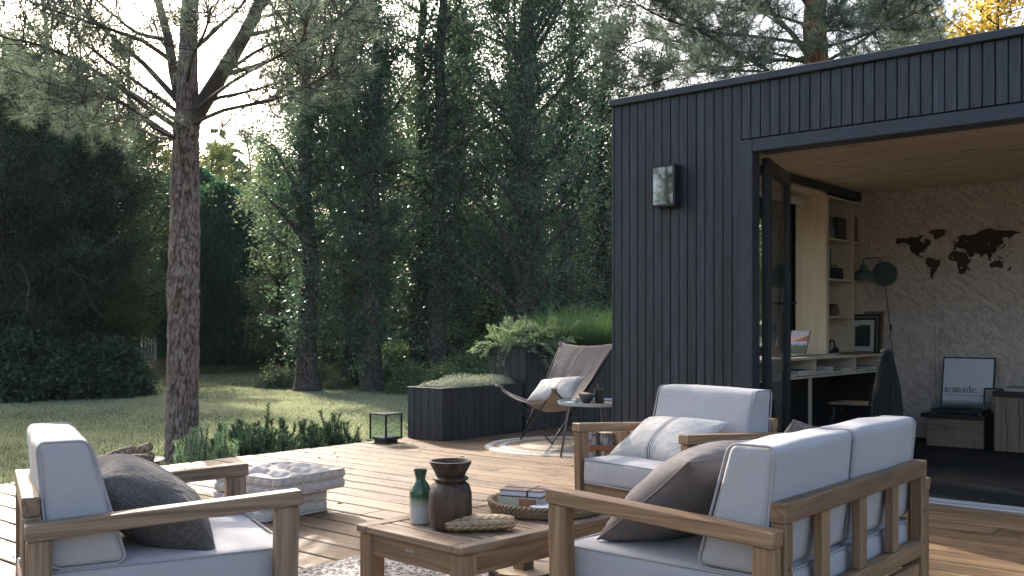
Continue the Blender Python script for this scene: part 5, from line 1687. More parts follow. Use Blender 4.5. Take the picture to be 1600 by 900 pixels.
def pine_cabin():
    base = at(1275, 0, 14.0); base.z = -.25
    t = empty('pine_tree', base, 0, 'orange barked pine with arching branches rising behind the cabin roof', 'pine tree')
    off = Vector(base); D0 = 14.0
    def A(px, py, dd=0): return at(px, py, D0 + dd) - off
    tk = [A(1272, 500), A(1272, 300), A(1275, 95), A(1272, 40), A(1276, -30), A(1270, -140), A(1276, -260)]
    tk[0].z = 0
    MB().tube(smooth_path(tk, 60), list(np.interp(np.linspace(0, 1, len(smooth_path(tk, 60))), [0, .6, 1], [.19, .15, .05])), 20).build('trunk', B_orange, t, True)
    limbs = [
        ([(1262, 85, 0), (1235, 50, .1), (1205, 20, .2), (1180, -10, .3), (1150, -60, .3)], .045, .02),
        ([(1268, 70, 0), (1190, 58, -.4), (1110, 50, -.8), (1040, 30, -1.2), (985, 0, -1.5)], .03, .008),
        ([(1260, 95, 0), (1160, 90, .3), (1080, 70, .5), (1010, 60, .8), (960, 85, 1.0)], .03, .008),
        ([(1200, 110, .2), (1140, 75, -.4), (1080, 40, -.8), (1030, 0, -1.2)], .03, .010),
        ([(1262, 110, 0), (1190, 112, .6), (1110, 110, 1.0), (1050, 120, 1.4), (990, 140, 1.7)], .026, .007),
        ([(1262, 40, 0), (1200, 20, .6), (1130, 10, 1.1), (1060, -20, 1.5)], .026, .007),
        ([(1284, 50, 0), (1310, 15, -.2), (1340, -30, -.3), (1380, -90, -.4)], .035, .012),
        ([(1284, 75, 0), (1350, 55, -.5), (1400, 35, -.9), (1470, 0, -1.2)], .028, .008),
        ([(1284, 100, 0), (1345, 65, .4), (1395, 25, .8), (1440, -20, 1.1)], .03, .008),
        ([(1284, 30, 0), (1350, 10, .6), (1410, -10, 1.0), (1470, -40, 1.3)], .026, .008),
        ([(1270, 20, 0), (1230, -30, -.8), (1200, -60, -1.5)], .026, .008),
        ([(1275, 60, 0), (1290, 50, -1.0), (1310, 45, -1.8)], .026, .008),
        ([(1262, 0, 0), (1190, -40, 0), (1100, -70, .2), (1020, -100, .4)], .028, .008),
        ([(1268, 90, 0), (1215, 95, -1.0), (1150, 105, -1.6), (1090, 100, -2.0)], .022, .006),
        ([(1268, 100, 0), (1190, 80, .8), (1100, 90, 1.5), (1000, 100, 2.0), (950, 60, 2.2)], .024, .006),
        ([(1284, 95, 0), (1340, 92, 1.0), (1400, 70, 1.4), (1450, 60, 1.8)], .022, .006),
    ]
    rr = random.Random(21); mb = MB(); tufts = []
    for k, (pts, r0, r1) in enumerate(limbs):
        grow_branch(mb, [A(a, b, c) for a, b, c in pts], r0, r1, rr, tufts, 34, .85, 0, 1.25, .25)
    mb.build('limbs', B_twig, t, True)
    v, f, tn = needle_tufts(tufts, np.random.default_rng(5), 17, .15, .0044)
    print('pine2 tufts', len(tufts))
    fast_mesh('crown', v, f, L_pine, t, tn)
pine_cabin()

# ------------------------------------------------------------------ generic trees
def tree_proto(kind, H, Rr, seed, leaf, n_leaf, size, base_h=.1, bark_m=None, trunk_r=.2, ivy=0.0, upright=.6, dens=1.0, lean=0.0, ntr=1, top=.25, twigs=0):
    """returns an Empty with trunk / crown children, centred on 0"""
    r = random.Random(seed); rs = np.random.default_rng(seed)
    t = empty('tree', (0, 0, 0))
    mb = MB(); C = []; A_ = []
    for q in range(ntr):
        ox, oy = (r.uniform(-.35, .35), r.uniform(-.35, .35)) if ntr > 1 else (0, 0)
        pts = [Vector((ox, oy, -.05))]
        for k in range(1, 9):
            f = k / 8
            pts.append(Vector((ox + lean * f + r.gauss(0, .09) * f * H * .12, oy + r.gauss(0, .09) * f * H * .12, H * f * .97)))
        pts = smooth_path(pts, 40); n = len(pts)
        rad = [trunk_r * (1 - .93 * (i / n)) ** .85 * (1 + .5 * math.exp(-i * .9)) for i in range(n)]
        mb.tube(pts, rad, 10, cap=False)
        nb = int(46 * dens / ntr ** .5)
        for k in range(nb):
            f = base_h + (1 - base_h) * (k + r.random()) / nb
            i = min(n - 2, int(f * (n - 1))); p = pts[i]
            aa = r.uniform(0, 2 * math.pi)
            prof = {'cone': (1 - f) ** .7 + .12, 'column': (1 - f ** 4) * .9 + .12, 'round': math.sin(math.pi * min(1, max(.05, (f - base_h) / (1 - base_h) * .85 + .12))) ** .6, 'ragged': (.5 + .5 * r.random()) * ((1 - f) ** .45 + top)}[kind]
            L = Rr * prof * r.uniform(.55, 1.1)
            dv = Vector((math.cos(aa), math.sin(aa), upright * r.uniform(.4, 1.4)))
            m1 = p + dv * L * .5 + rdir(r) * L * .12; e = p + dv * L + rdir(r) * L * .15 + Vector((0, 0, .1 * L))
            bp = smooth_path([p, m1, e], 6)
            mb.tube(bp, [max(.006, rad[i] * .35 * (1 - j / len(bp)) + .006) for j in range(len(bp))], 5, cap=False)
            for j in range(3):     # secondary twigs
                s = bp[r.randint(2, len(bp) - 1)]; dd = rdir(r, .4)
                e2 = s + dd * L * r.uniform(.2, .45)
                mb.tube([s, s.lerp(e2, .5) + rdir(r) * .04, e2], [.014, .010, .006], 4, cap=False)
                for u in (.5, 1.0): C.append(s.lerp(e2, u)); A_.append(dd)
            for j in range(2, len(bp)): C.append(bp[j]); A_.append(dv.normalized())
        if ivy:
            for i in range(n):
                if .5 + .5 * math.sin(i + seed) < pts[i].z < H * .8:
                    for _ in range(int(9 * ivy)):
                        a = r.uniform(0, 6.28); bz = max(.1, 1 + 2.2 * mnoise.noise(Vector((math.cos(a) + seed, math.sin(a), pts[i].z * .9)))); q_ = rad[i] + abs(r.gauss(0, .24 * bz)); C.append(pts[i] + Vector((q_ * math.cos(a), q_ * math.sin(a), r.uniform(-.2, .2)))); A_.append(Vector((math.cos(a), math.sin(a), -.2)))
    mb.build('trunk', bark_m or B_dark, t, True)
    tw = MB()
    for k in range(twigs):
        s = C[r.randrange(len(C))]; d0 = rdir(r, .3); L = r.uniform(.4, 1.3); q = [s]
        for j in range(4): d0 = (d0 + rdir(r) * .45 + Vector((0, 0, .12))).normalized(); q.append(q[-1] + d0 * L / 4)
        tw.tube(q, [.011, .009, .007, .005, .004], 4, False)
    if twigs: tw.build('twigs', B_pale_twig, t)['kind'] = 'stuff'
    C = np.array([c[:] for c in C]); A_ = np.array([c[:] for c in A_])
    per = max(1, int(n_leaf / len(C)))
    sel = rs.uniform(.2, 1.8, len(C)); cnt = np.maximum(1, (per * sel).astype(int))
    P = np.repeat(C, cnt, 0); AX = np.repeat(A_, cnt, 0)
    sp = np.repeat(rs.uniform(.10, .30, len(C)), cnt)[:, None]
    P = P + rs.normal(size=P.shape) * sp * np.array([1, 1, .8]) * (Rr / 2.0) ** .5
    ax = AX * .5; ax[:, 2] += .35 if kind in ('column', 'cone') else -.1
    v, f, tn = leaf_cloud(P, ax, size, .5 if kind != 'column' else .35, .8, rs)
    tn = np.clip(tn * .5 + np.repeat(np.repeat(rs.uniform(0, 1, len(C)), cnt), 4) * .5, 0, 1)
    o = fast_mesh('crown', v, f, leaf, t, tn)
    return t
def place(proto, px, d, rz, s=1.0, sz=None, label=None, cat='tree', group=None, name=None, leaf=None, first=[set()], dz=0.0):
    if proto.name not in first[0] and not proto.get('used'):
        o = proto; proto['used'] = 1
        del proto['used']; first[0].add(proto.name); protos_used.add(id(proto))
    else: o = copy_tree(proto)
    if name: o.name = name
    p = cw((px - 800) / FPX * d, d); p.z = gz(p.x, p.y) + dz
    o.location = p; o.rotation_euler = (0, 0, rz); o.scale = (s, s, sz or s)
    tag(o, label, cat, group)
    return o
protos_used = set()

# ivy clad conifers in the middle, each its own
ivy_specs = [
    (480, 21.0, 'ragged', 11.5, 1.5, 1, .26, 'leftmost ivy wrapped conifer with a bare lower trunk beside the lit lawn'),
    (547, 22.5, 'ragged', 10.5, 1.25, 2, .20, 'slender ivy covered conifer second from the left of the grove'),
    (582, 21.0, 'column', 12.0, 1.15, 3, .26, 'dense dark ivy column with flared bare foot in the grove'),
    (672, 22.0, 'ragged', 12.0, 1.35, 4, .28, 'forked ivy covered tree behind the low planter'),
    (712, 23.5, 'ragged', 11.0, 1.2, 5, .2, 'thin ivy trunk just right of the forked tree'),
    (828, 21.0, 'column', 11.5, 1.7, 6, .3, 'broad ivy smothered tree above the tall planter'),
    (885, 24.0, 'ragged', 12.0, 1.8, 7, .24, 'dark leafy tree at the left of the cabin corner'),
]
for (px, d, kind, H, Rr, sd, tr, lab) in ivy_specs:
    ragged = kind == 'ragged'
    t = tree_proto(kind, H, Rr, 100 + sd, L_ivy, 33000 if ragged else 48000, .082, .26 if sd == 1 else .12, B_mid, tr * .85, 1.3, .8 if ragged else 1.0, 1.1, ntr=2 if sd in (4, 6) else 1, twigs=130)
    t.name = 'ivy_tree'
    place(t, px, d, sd * 1.3, 1.0, None, lab, 'tree')
# second rank behind them
prot_r = tree_proto('ragged', 12.0, 2.0, 31, L_dark, 15000, .12, .10, B_dark, .2, .5, .8)
prot_r.name = 'woodland_tree'
prot_o = tree_proto('round', 9.5, 2.6, 33, L_olive, 15000, .13, .10, B_dark, .16, 0, .7)
prot_o.name = 'woodland_tree'
prot_y = tree_proto('round', 7.5, 2.0, 35, L_yellow, 9000, .12, .12, B_dark, .13, 0, .7)
prot_y.name = 'autumn_tree'
rr = random.Random(44)
k = 0
ORDS = 'first second third fourth fifth sixth seventh eighth ninth tenth eleventh twelfth thirteenth fourteenth'.split()
zc = {}
def ZN(px, pr):
    z = (0 if px < 0 else 1 if px < 240 else 2 if px < 460 else 3 if px < 900 else 4, pr)
    lst = sorted(q[0] for q in BGT if q[2] == pr and (0 if q[0] < 0 else 1 if q[0] < 240 else 2 if q[0] < 460 else 3 if q[0] < 900 else 4) == z[0])
    return ORDS[lst.index(px)] + ' from the left'
BGT = [(330, 47, 'o', 1.0), (430, 45, 'o', .9), (520, 31, 'r', .85), (620, 30, 'r', .8), (640, 40, 'o', 1.0), (740, 32, 'r', .9), (770, 29, 'r', .75), (560, 42, 'o', 1.0), (470, 38, 'r', .8),
                       (930, 30, 'r', .9), (960, 36, 'o', 1.1), (850, 38, 'o', 1.1), (1020, 32, 'r', .8), (1120, 34, 'r', .85), (1390, 30, 'r', .85), (1230, 33, 'o', 1.1), (1320, 38, 'r', 1.0), (1480, 36, 'o', 1.0),
                       (30, 44, 'o', 1.1), (120, 46, 'o', 1.0), (220, 44, 'o', 1.1), (-80, 40, 'r', .9), (280, 38, 'o', .8), (690, 45, 'o', 1.1), (1060, 44, 'o', 1.1), (390, 52, 'r', .9), (35, 29, 'r', .85), (115, 31, 'r', .82), (205, 30, 'r', .84), (610, 28, 'o', .9), (800, 26, 'r', .95), (60, 26.5, 'o', .95), (72, 25, 'r', .86), (-5, 24, 'r', .84), (135, 27.5, 'o', 1.0), (938, 27, 'r', .95), (-60, 28, 'r', .85)]
for (px, d, pr, s) in BGT:
    pro = {'r': prot_r, 'o': prot_o}[pr]
    o_ = place(pro, px, d, rr.uniform(0, 6.28), s, s * rr.uniform(.85, 1.1), None, 'tree', 'trees of the wood in the background')
    o_['label'] = ('dark ragged evergreen ' if pr == 'r' else 'olive green leafy tree ') + ('beyond the left edge' if px < 0 else 'deep behind the left evergreens' if px < 240 else 'far behind the hedge conifers' if px < 460 else 'behind the grove' if px < 900 else 'behind the cabin') + ', ' + ZN(px, pr)
for (px, d, s, lab) in [(1568, 30, 1.58, 'bright yellow autumn tree showing above the roof at the right edge'), (250, 34, .5, 'yellow leaved tree glimpsed behind the trunk of the big pine'),
                        (445, 40, .55, 'small yellow tree deep in the gap beside the hedge'), (905, 34, .7, 'yellow green tree seen between grove and cabin')]:
    place(prot_y, px, d, rr.uniform(0, 6.28), s, s, lab, 'tree')

for (lat, d, pr, s, rz, lab) in [(-18.4, .7, prot_r, .62, 4, 'tall ragged evergreen left of the terrace outside the view'), (-14.0, 1.4, prot_r, .38, 5, 'leafy tree left of the terrace outside the view')]:
    o = copy_tree(pr); p = cw(lat, d, -.25); o.location = p; o.rotation_euler = (0, 0, rz); o.scale = (s, s, s); tag(o, lab, 'tree')
    for k_ in ('group',):
        if k_ in o: del o[k_]
# dark mass at the left
for i, (px, d, H, Rr, lab) in enumerate([(15, 19.5, 6.6, 2.3, 'broad dark evergreen at the far left edge'), (105, 21.0, 6.2, 2.4, 'dense dark evergreen behind the left armchair'),
                                         (142, 20.5, 5.6, 1.5, 'dark evergreen nearest the big pine on its left'), (60, 25.0, 7.5, 2.6, 'taller dark evergreen behind the left pair')]):
    t = tree_proto('round', H, Rr, 60 + i, L_dark, 80000, .062, .03, B_dark, .18, .3, .5, 1.3, twigs=120)
    t.name = 'evergreen_tree'
    place(t, px, d, i * 1.1, 1.0, None, lab, 'tree')

# hedge conifers (thuja)
def thuja(px, d, H, Rr, seed, lab, s=1.0):
    r = random.Random(seed); rs = np.random.default_rng(seed)
    t = empty('thuja_tree')
    MB().tube([(0, 0, 0), (0, 0, H * .9)], [.14, .03], 8).build('trunk', B_dark, t, True)
    n = 34000
    f = rs.uniform(0, 1, n) ** .9; a = rs.uniform(0, 2 * np.pi, n)
    prof = Rr * np.minimum(1, .6 + f * 2.2) * (1 - f ** 3.2) ** .6
    lob = 1 + .16 * np.sin(a * 5 + f * 9) + .10 * np.sin(a * 9 - f * 17) 
    rad = prof * lob * rs.uniform(.78, 1.03, n)
    P = np.stack([rad * np.cos(a), rad * np.sin(a), f * H], 1)
    P += rs.normal(size=P.shape) * .05
    ax = np.stack([np.cos(a) * .6, np.sin(a) * .6, np.full(n, 1.6)], 1)
    v, F_, tn = leaf_cloud(P, ax, .24, .22, .35, rs)
    fast_mesh('crown', v, F_, L_thuja, t, tn)
    place(t, px, d, seed, s, None, lab, 'tree')
thuja(345, 30, 5.3, 1.75, 4, 'tall bright green hedge conifer right of the big pine')
thuja(378, 33, 5.2, 1.6, 6, 'second hedge conifer fanning out behind the first')
thuja(300, 34, 6.4, 1.8, 9, 'hedge conifer mostly hidden behind the pine trunk')

# pale shrub tree beside the trunk
t = tree_proto('round', 6.4, 1.25, 71, L_pale, 20000, .085, .06, B_dark, .10, 0, .6); t.name = 'pale_tree'
place(t, 436, 26.0, 0, .95, None, 'pale grey green leafy tree between hedge conifers and ivy trunk', 'tree')
t = tree_proto('round', 5.6, 1.6, 72, L_pale, 16000, .10, .06, B_dark, .10, 0, .6); t.name = 'pale_tree'
place(t, 400, 33, 0, 1, None, 'smaller pale tree filling the gap above the far lawn', 'tree')
t = tree_proto('round', 3.6, 1.3, 73, L_olive, 15000, .08, .04, B_dark, .08, 0, .5); t.name = 'olive_bush'
place(t, 185, 20.3, 0, .62, None, 'tall olive bush in front of the dark evergreens near the white gate', 'bush')

# low bushes
def bush_proto(seed, leaf, n, Rr, H, size):
    rs = np.random.default_rng(seed); t = empty('bush')
    nc = 90
    C = rs.normal(size=(nc, 3)); C /= np.linalg.norm(C, axis=1)[:, None]; C *= rs.uniform(.3, 1, nc)[:, None] ** .5
    C[:, 2] = np.abs(C[:, 2]); C *= np.array([Rr, Rr, H])
    mb = MB()
    for c_ in C: mb.tube([(0, 0, 0), tuple(c_ * .5 + rs.normal(size=3) * .05), tuple(c_)], [.012, .008, .004], 4, False)
    mb.build('stems', B_twig, t)
    P = np.repeat(C, n // nc, 0); P = P + rs.normal(size=P.shape) * .12
    P[:, 2] = np.abs(P[:, 2])
    v, f, tn = leaf_cloud(P, None, size, .55, 1, rs)
    fast_mesh('leaves', v, f, leaf, t, tn); return t
bp1 = bush_proto(1, L_shrub, 9000, .8, .9, .07); bp1.name = 'bush'
bp2 = bush_proto(2, L_dark, 9000, .9, 1.1, .08); bp2.name = 'dark_bush'
bp3 = bush_proto(3, L_pale, 6000, .6, .6, .06); bp3.name = 'pale_bush'
bushes = [(bp1, 620, 23, .9, 'green undergrowth bush between the grove trunks and the low planter'), (bp1, 640, 20.4, .6, ''), (bp1, 735, 20.5, 1.0, ''), (bp1, 600, 21.8, .6, ''), (bp1, 700, 19.8, .7, ''), (bp1, 770, 24, 1.2, ''), (bp3, 505, 22.5, .7, ''), (bp3, 435, 22.0, .8, ''), (bp3, 528, 21.5, .5, ''),
          (bp2, 560, 26, 1.4, ''), (bp2, 640, 27, 1.6, ''), (bp2, 710, 27, 1.6, ''), (bp2, 790, 26, 1.5, ''), (bp2, 860, 23, 1.6, ''), (bp2, 920, 22, 1.5, ''), (bp2, 500, 28, 1.3, ''),
          (bp2, 20, 18.5, 1.2, ''), (bp2, 90, 18.8, 1.1, ''), (bp2, 150, 19.3, 1.1, ''), (bp2, 190, 19.6, .7, ''), (bp2, -50, 19, 1.4, ''),
          (bp2, 395, 44, 1.2, ''), (bp2, 350, 46, 1.5, ''), (bp2, 450, 36, 1.5, ''), (bp2, 420, 50, 2.0, ''), (bp2, 470, 46, 2.0, ''), (bp1, 410, 40, .6, ''), (bp2, 265, 36, 1.8, '')]
rr = random.Random(8)
for i, (pr, px, d, s, lab) in enumerate(bushes):
    if not lab:
        where = 'at the left behind the lawn' if px < 240 else ('around the far end of the lawn' if d > 34 or px < 450 else 'at the feet of the grove trees')
        lab = {'bush': 'fresh green leafy bush ', 'dark_bush': 'dark green bush ', 'pale_bush': 'pale low bush '}[pr.name.split('.')[0] if pr.name.split('.')[0] in ('bush', 'dark_bush', 'pale_bush') else 'bush'] + where
    if i:
        kind_ = lambda q: (q[0] is pr) and ((q[1] < 240) == (px < 240)) and ((q[2] > 34 or q[1] < 450) == (d > 34 or px < 450)) and q[4] == ''
        lab += ', ' + ORDS[sorted(q[1] for q in bushes if kind_(q)).index(px)] + ' from the left'
    place(pr, px, d, rr.uniform(0, 6.28), s, s * rr.uniform(.8, 1.15), lab, 'bush', 'bushes ' + ('at the left' if px < 240 else 'among the trees'))

# far wood as one mass
def far_wood():
    rs = np.random.default_rng(77); n = 60000
    lat_px = rs.uniform(-700, 2300, n); d = rs.uniform(62, 85, n)
    hh = 9 + 3.5 * np.sin(lat_px * .021) + 2 * np.sin(lat_px * .057 + 1)
    z = rs.uniform(0, 1, n) ** .8 * hh
    lat = (lat_px - 800) / FPX * d
    P = np.stack([lat * CX - d * SX, lat * SX + d * CX, z + .4], 1)
    v, f, tn = leaf_cloud(P, None, .75, .7, 1, rs)
    o = fast_mesh('far_wood', v, f, L_dark, None, tn); tag(o, 'distant dark wood closing the garden', 'wood', kind='stuff')
far_wood()

# ------------------------------------------------------------------ lawn blades, dwarf pines
def lawn_blades():
    rs = np.random.default_rng(9); n = 330000
    d = 7.2 + 19.0 * rs.uniform(0, 1, n) ** 1.25
    px = rs.uniform(-60, 900, n)
    lat = (px - 800) / FPX * d
    x = lat * CX - d * SX; y = lat * SX + d * CX
    keep = (x < DECK_X0 - .05) | (y > 10.7)
    x, y, d = x[keep], y[keep], d[keep]; n = len(x)
    z = np.where(d > 20, -.25 + .65 * np.clip((d - 20) / 22, 0, 1) ** 1.3, -.25)
    D = rs.normal(size=(n, 3)) * .45; D[:, 2] = 1
    patch = np.sin(x * 2.1 + 1.3 * np.sin(y * 1.7)) * np.sin(y * 2.6 + x) * .5 + .5
    L = rs.uniform(.025, .06, n) * (.7 + .5 * patch)
    v, f, t = blades(np.stack([x, y, z - .004], 1), D, L, .0045 + d * .0004, rs=rs)
    pc = atz(430, 625, -.25); dry = np.exp(-(((x - pc.x) / 3.2) ** 2 + ((y - pc.y) / 2.6) ** 2)); dry = dry + .5 * np.clip(np.sin(x * .9 + 2 * np.sin(y * .6)), 0, 1) * .6  # sunlit patch painted into the blades as lighter tone, with pale streaks around
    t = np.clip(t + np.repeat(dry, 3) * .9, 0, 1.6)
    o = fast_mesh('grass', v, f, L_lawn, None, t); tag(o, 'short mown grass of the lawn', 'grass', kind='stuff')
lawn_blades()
L_dwarf = leafmat('dwarf_pine_needles', (.014, .040, .026), (.060, .110, .065), trans=.25, clump=3)
L_dwarf2 = leafmat('pale_dwarf_pine_needles', (.16, .24, .15), (.38, .46, .32), trans=.3, clump=3)
def dwarf_pine(p, h, n, seed, lab, mat, w=.30, group=None):
    r = random.Random(seed); rs = np.random.default_rng(seed)
    t = empty('dwarf_pine', (p.x, p.y, -.25), 0, lab, 'shrub', group)
    mb = MB(); parts = []
    for k in range(n):
        a = r.uniform(0, 6.28); q = w * math.sqrt(r.random())
        b0 = Vector((q * .4 * math.cos(a), q * .4 * math.sin(a), 0)); e = Vector((q * math.cos(a), q * math.sin(a), h * r.uniform(.35, 1.15) * (1 - .35 * q / w)))
        e += Vector((r.gauss(0, .05), r.gauss(0, .05), 0)); mid = b0.lerp(e, .5) + Vector((math.cos(a), math.sin(a), 0)) * .06
        pts = smooth_path([b0, mid, e], 8); mb.tube(pts, [.006] * (len(pts) - 1) + [.004], 4, False)
        m_ = 210
        tt = rs.uniform(.15, 1, m_) ** .8; idx = np.clip((tt * (len(pts) - 1)).astype(int), 0, len(pts) - 2)
        PA = np.array([q_[:] for q_ in pts]); pos = PA[idx] + (PA[idx + 1] - PA[idx]) * (tt * (len(pts) - 1) - idx)[:, None]
        d0 = PA[idx + 1] - PA[idx]; d0 /= np.linalg.norm(d0, axis=1)[:, None]
        rad = rs.normal(size=(m_, 3)); rad -= (rad * d0).sum(1)[:, None] * d0; rad /= np.linalg.norm(rad, axis=1)[:, None]
        parts.append(blades(pos, rad + d0 * .75, rs.uniform(.04, .07, m_), .0055, rs=rs))
    mb.build('stems', B_twig, t)
    v, f, tn = cat(*parts); fast_mesh('needles', v, f, mat, t, tn)
dwarf_pine(atz(318, 722, -.25) if False else cw((322 - 800) / FPX * 8.9, 8.9), .50, 46, 1, 'pale upright dwarf pine at the foot of the big pine', L_dwarf2, .23)
ORD = 'first second third fourth fifth sixth seventh eighth ninth tenth eleventh twelfth thirteenth fourteenth fifteenth'.split()
dw = [(352, 9.3, .36), (385, 9.6, .40), (420, 9.4, .34), (452, 9.8, .32), (486, 9.9, .30), (505, 10.2, .38), (540, 10.1, .26), (370, 10.2, .36), (405, 10.3, .36)]
for i, (px, d, h) in enumerate(dw):
    dwarf_pine(cw((px - 800) / FPX * d, d), h * (.75 + .65 * ((i * 37) % 11) / 10), 36 + (i * 7) % 18, 10 + i, ('small ' if h < .33 else 'bushy ') + 'dark green dwarf pine, %s along the deck edge counting from the big pine' % ORD[sorted(q[0] for q in dw).index(px)], L_dwarf, .34, 'dwarf pines along the deck edge')

# ------------------------------------------------------------------ planter plants
def lavender():
    rs = np.random.default_rng(4)
    for i, (y0, y1, hh, lab) in enumerate(((6.95, 7.32, .07, 'short pale lavender tuft at the front of the low planter'), (7.2, 7.62, .13, 'fullest pale lavender clump in the middle of the low planter'), (7.6, 8.03, .11, 'pale lavender clump at the back of the low planter'))):
        t = empty('lavender', (-6.94, (y0 + y1) / 2, .475), 0, lab, 'plant')
        n = 3000
        x = rs.uniform(-.19, .19, n); y = rs.uniform(-(y1 - y0) / 2 * 1.1, (y1 - y0) / 2 * 1.1, n)
        D = np.stack([x * 2.5 + rs.normal(size=n) * .25, y * 1.8 + rs.normal(size=n) * .25, np.ones(n)], 1)
        env = np.clip(1 - (x / .26) ** 2 - (y / (y1 - y0)) ** 2, .15, 1)
        v, f, tn = blades(np.stack([x, y, rs.uniform(0, .05, n)], 1), D, (.02 + hh * rs.uniform(.2, 1.2, n) * (.55 + .45 * np.sin(x * 38 + y * 17) * np.sin(y * 31 - x * 9))) * env, .007, rs=rs)
        P = np.stack([x, y, np.zeros(n)], 1) + D / np.linalg.norm(D, axis=1)[:, None] * ((.04 + hh * rs.uniform(.3, 1.0, n)) * env)[:, None]
        a = fast_mesh('stems', v, f, L_lav, t, tn)
        v, f, tn = leaf_cloud(P, D * .5, .016, .35, .6, rs); fast_mesh('leaves', v, f, L_lav, t, tn)
lavender()
def juniper():
    for i, (cx, cy, ns, seed, lab) in enumerate(((-6.95, 8.32, 80, 1, 'pale feathery juniper spilling over the front of the tall planter'), (-6.9, 8.72, 50, 2, 'feathery juniper behind the first one in the tall planter'))):
        r = random.Random(seed + 50); rs = np.random.default_rng(seed + 50)
        t = empty('juniper', (cx, cy, .87), 0, lab, 'shrub')
        mb = MB(); PP = []; AA = []
        for k in range(ns):
            a = r.uniform(0, 6.28); L = r.uniform(.18, .40); el = r.uniform(-.1, 1.2)
            d = Vector((math.cos(a) * math.cos(el), math.sin(a) * math.cos(el), math.sin(el)))
            p0 = Vector((r.uniform(-.12, .12), r.uniform(-.2, .2), 0)); p1 = p0 + d * L * .6; p2 = p0 + d * L + Vector((0, 0, -.14 * (1.2 - el)))
            pts = smooth_path([p0, p1, p2], 10); mb.tube(pts, [.004] * len(pts), 4, False)
            for j in range(2, len(pts)):
                ax = (pts[j] - pts[j - 1]).normalized()
                side = ax.cross(Vector((0, 0, 1))).normalized()
                for s in (-1, 1):
                    sd = (side * s + ax * .9 + Vector((0, 0, r.uniform(-.1, .3)))).normalized()
                    l2 = .09 * (1.15 - j / len(pts) * .7)
                    for u in np.linspace(.1, 1, 7):
                        q = pts[j] + sd * l2 * float(u); PP.append(q); AA.append(sd); PP.append(q); AA.append(sd + side * .6); PP.append(q); AA.append(sd - side * .6 + Vector((0, 0, .3)))
        mb.build('stems', B_twig, t)
        v, f, tn = leaf_cloud(np.array([p[:] for p in PP]), np.array([p[:] for p in AA]) * 2, .026, .3, .4, rs)
        fast_mesh('sprays', v, f, L_jun, t, tn)
juniper()
def tall_grass():
    rs = np.random.default_rng(14)
    for i, (yg, lab) in enumerate(((9.15, 'clump of tall green grass just behind the juniper'), (9.55, 'middle clump of tall grass in the tall planter'), (9.95, 'clump of tall grass nearest the cabin corner'))):
        t = empty('tall_grass', (-6.94, yg, .86), 0, lab, 'grass')
        n = 2000; q = rs.uniform(-1, 1, (n, 2)) * np.array([.17, .26])
        D = np.stack([q[:, 0] * 1.2 + rs.normal(size=n) * .30, q[:, 1] * 1.2 + rs.normal(size=n) * .30, np.ones(n)], 1); D /= np.linalg.norm(D, axis=1)[:, None]
        L = rs.uniform(.18, .60, n) * (.75 + .35 * np.sin(q[:, 0] * 23 + q[:, 1] * 31)); w = .007
        b = rs.normal(size=(n, 3)); b[:, 2] = 0; b /= np.linalg.norm(b, axis=1)[:, None]
        out = np.stack([D[:, 0], D[:, 1], np.zeros(n)], 1) + rs.normal(size=(n, 3)) * .15; out[:, 2] = -.25
        V = []
        for k, u in enumerate((0, .4, .75, 1)):
            c = np.stack([q[:, 0], q[:, 1], np.zeros(n)], 1) + D * (L * u)[:, None] + out * (L * .35 * u * u)[:, None]
            ww = w * (1 - u) / 2 + .0006
            V += [c - b * ww, c + b * ww]
        V = np.stack(V, 1).reshape(-1, 3)
        base = np.arange(n)[:, None] * 8
        F = np.concatenate([base + np.array([[0, 1, 3, 2]]), base + np.array([[2, 3, 5, 4]]), base + np.array([[4, 5, 7, 6]])])
        fast_mesh('blades', V, F, L_grass, t, np.repeat(rs.uniform(0, 1, n), 8))
tall_grass()

# ------------------------------------------------------------------ butterfly chair corner
def round_rug():
    c = cw(.50, 9.17)
    m, nt, bs = new_mat('braided_jute')
    tc = nt.nodes.new('ShaderNodeTexCoord'); ln = nt.nodes.new('ShaderNodeVectorMath'); ln.operation = 'LENGTH'; nt.links.new(tc.outputs['Object'], ln.inputs[0])
    rings = ramp(nt, ln.outputs['Value'], [(0, (.38, .31, .23)), (.30, (.42, .35, .27)), (.42, (.27, .20, .14)), (.50, (.30, .24, .17)), (.56, (.58, .54, .48)), (.62, (.33, .26, .19)), (.68, (.60, .56, .50)), (.74, (.48, .42, .35))], 'CONSTANT')
    sp = nt.nodes.new('ShaderNodeSeparateXYZ'); nt.links.new(tc.outputs['Object'], sp.inputs[0])
    n = noise_t(nt, tc.outputs['Object'], 55, 4, .7)
    col = mixc(nt, .6, rings, ramp(nt, n, [(.3, (.15, .15, .15)), (.7, (.9, .9, .9))]), 'OVERLAY')
    nt.links.new(col, bs.inputs['Base Color']); bs.inputs['Roughness'].default_value = .95
    t = empty('round_rug', (c.x, c.y, .001), 0, 'round braided jute rug with pale rings under the butterfly chair', 'rug')
    prof = [(0, .010)]
    k = 0
    while k * .022 < .745:
        r0 = k * .022; prof += [(r0 + .004, .0105), (r0 + .011, .0145), (r0 + .018, .0105)]; k += 1
    prof += [(.757, .004), (.758, 0)]
    MB().lathe(prof, 96).build('braid', m, t, True)
round_rug()

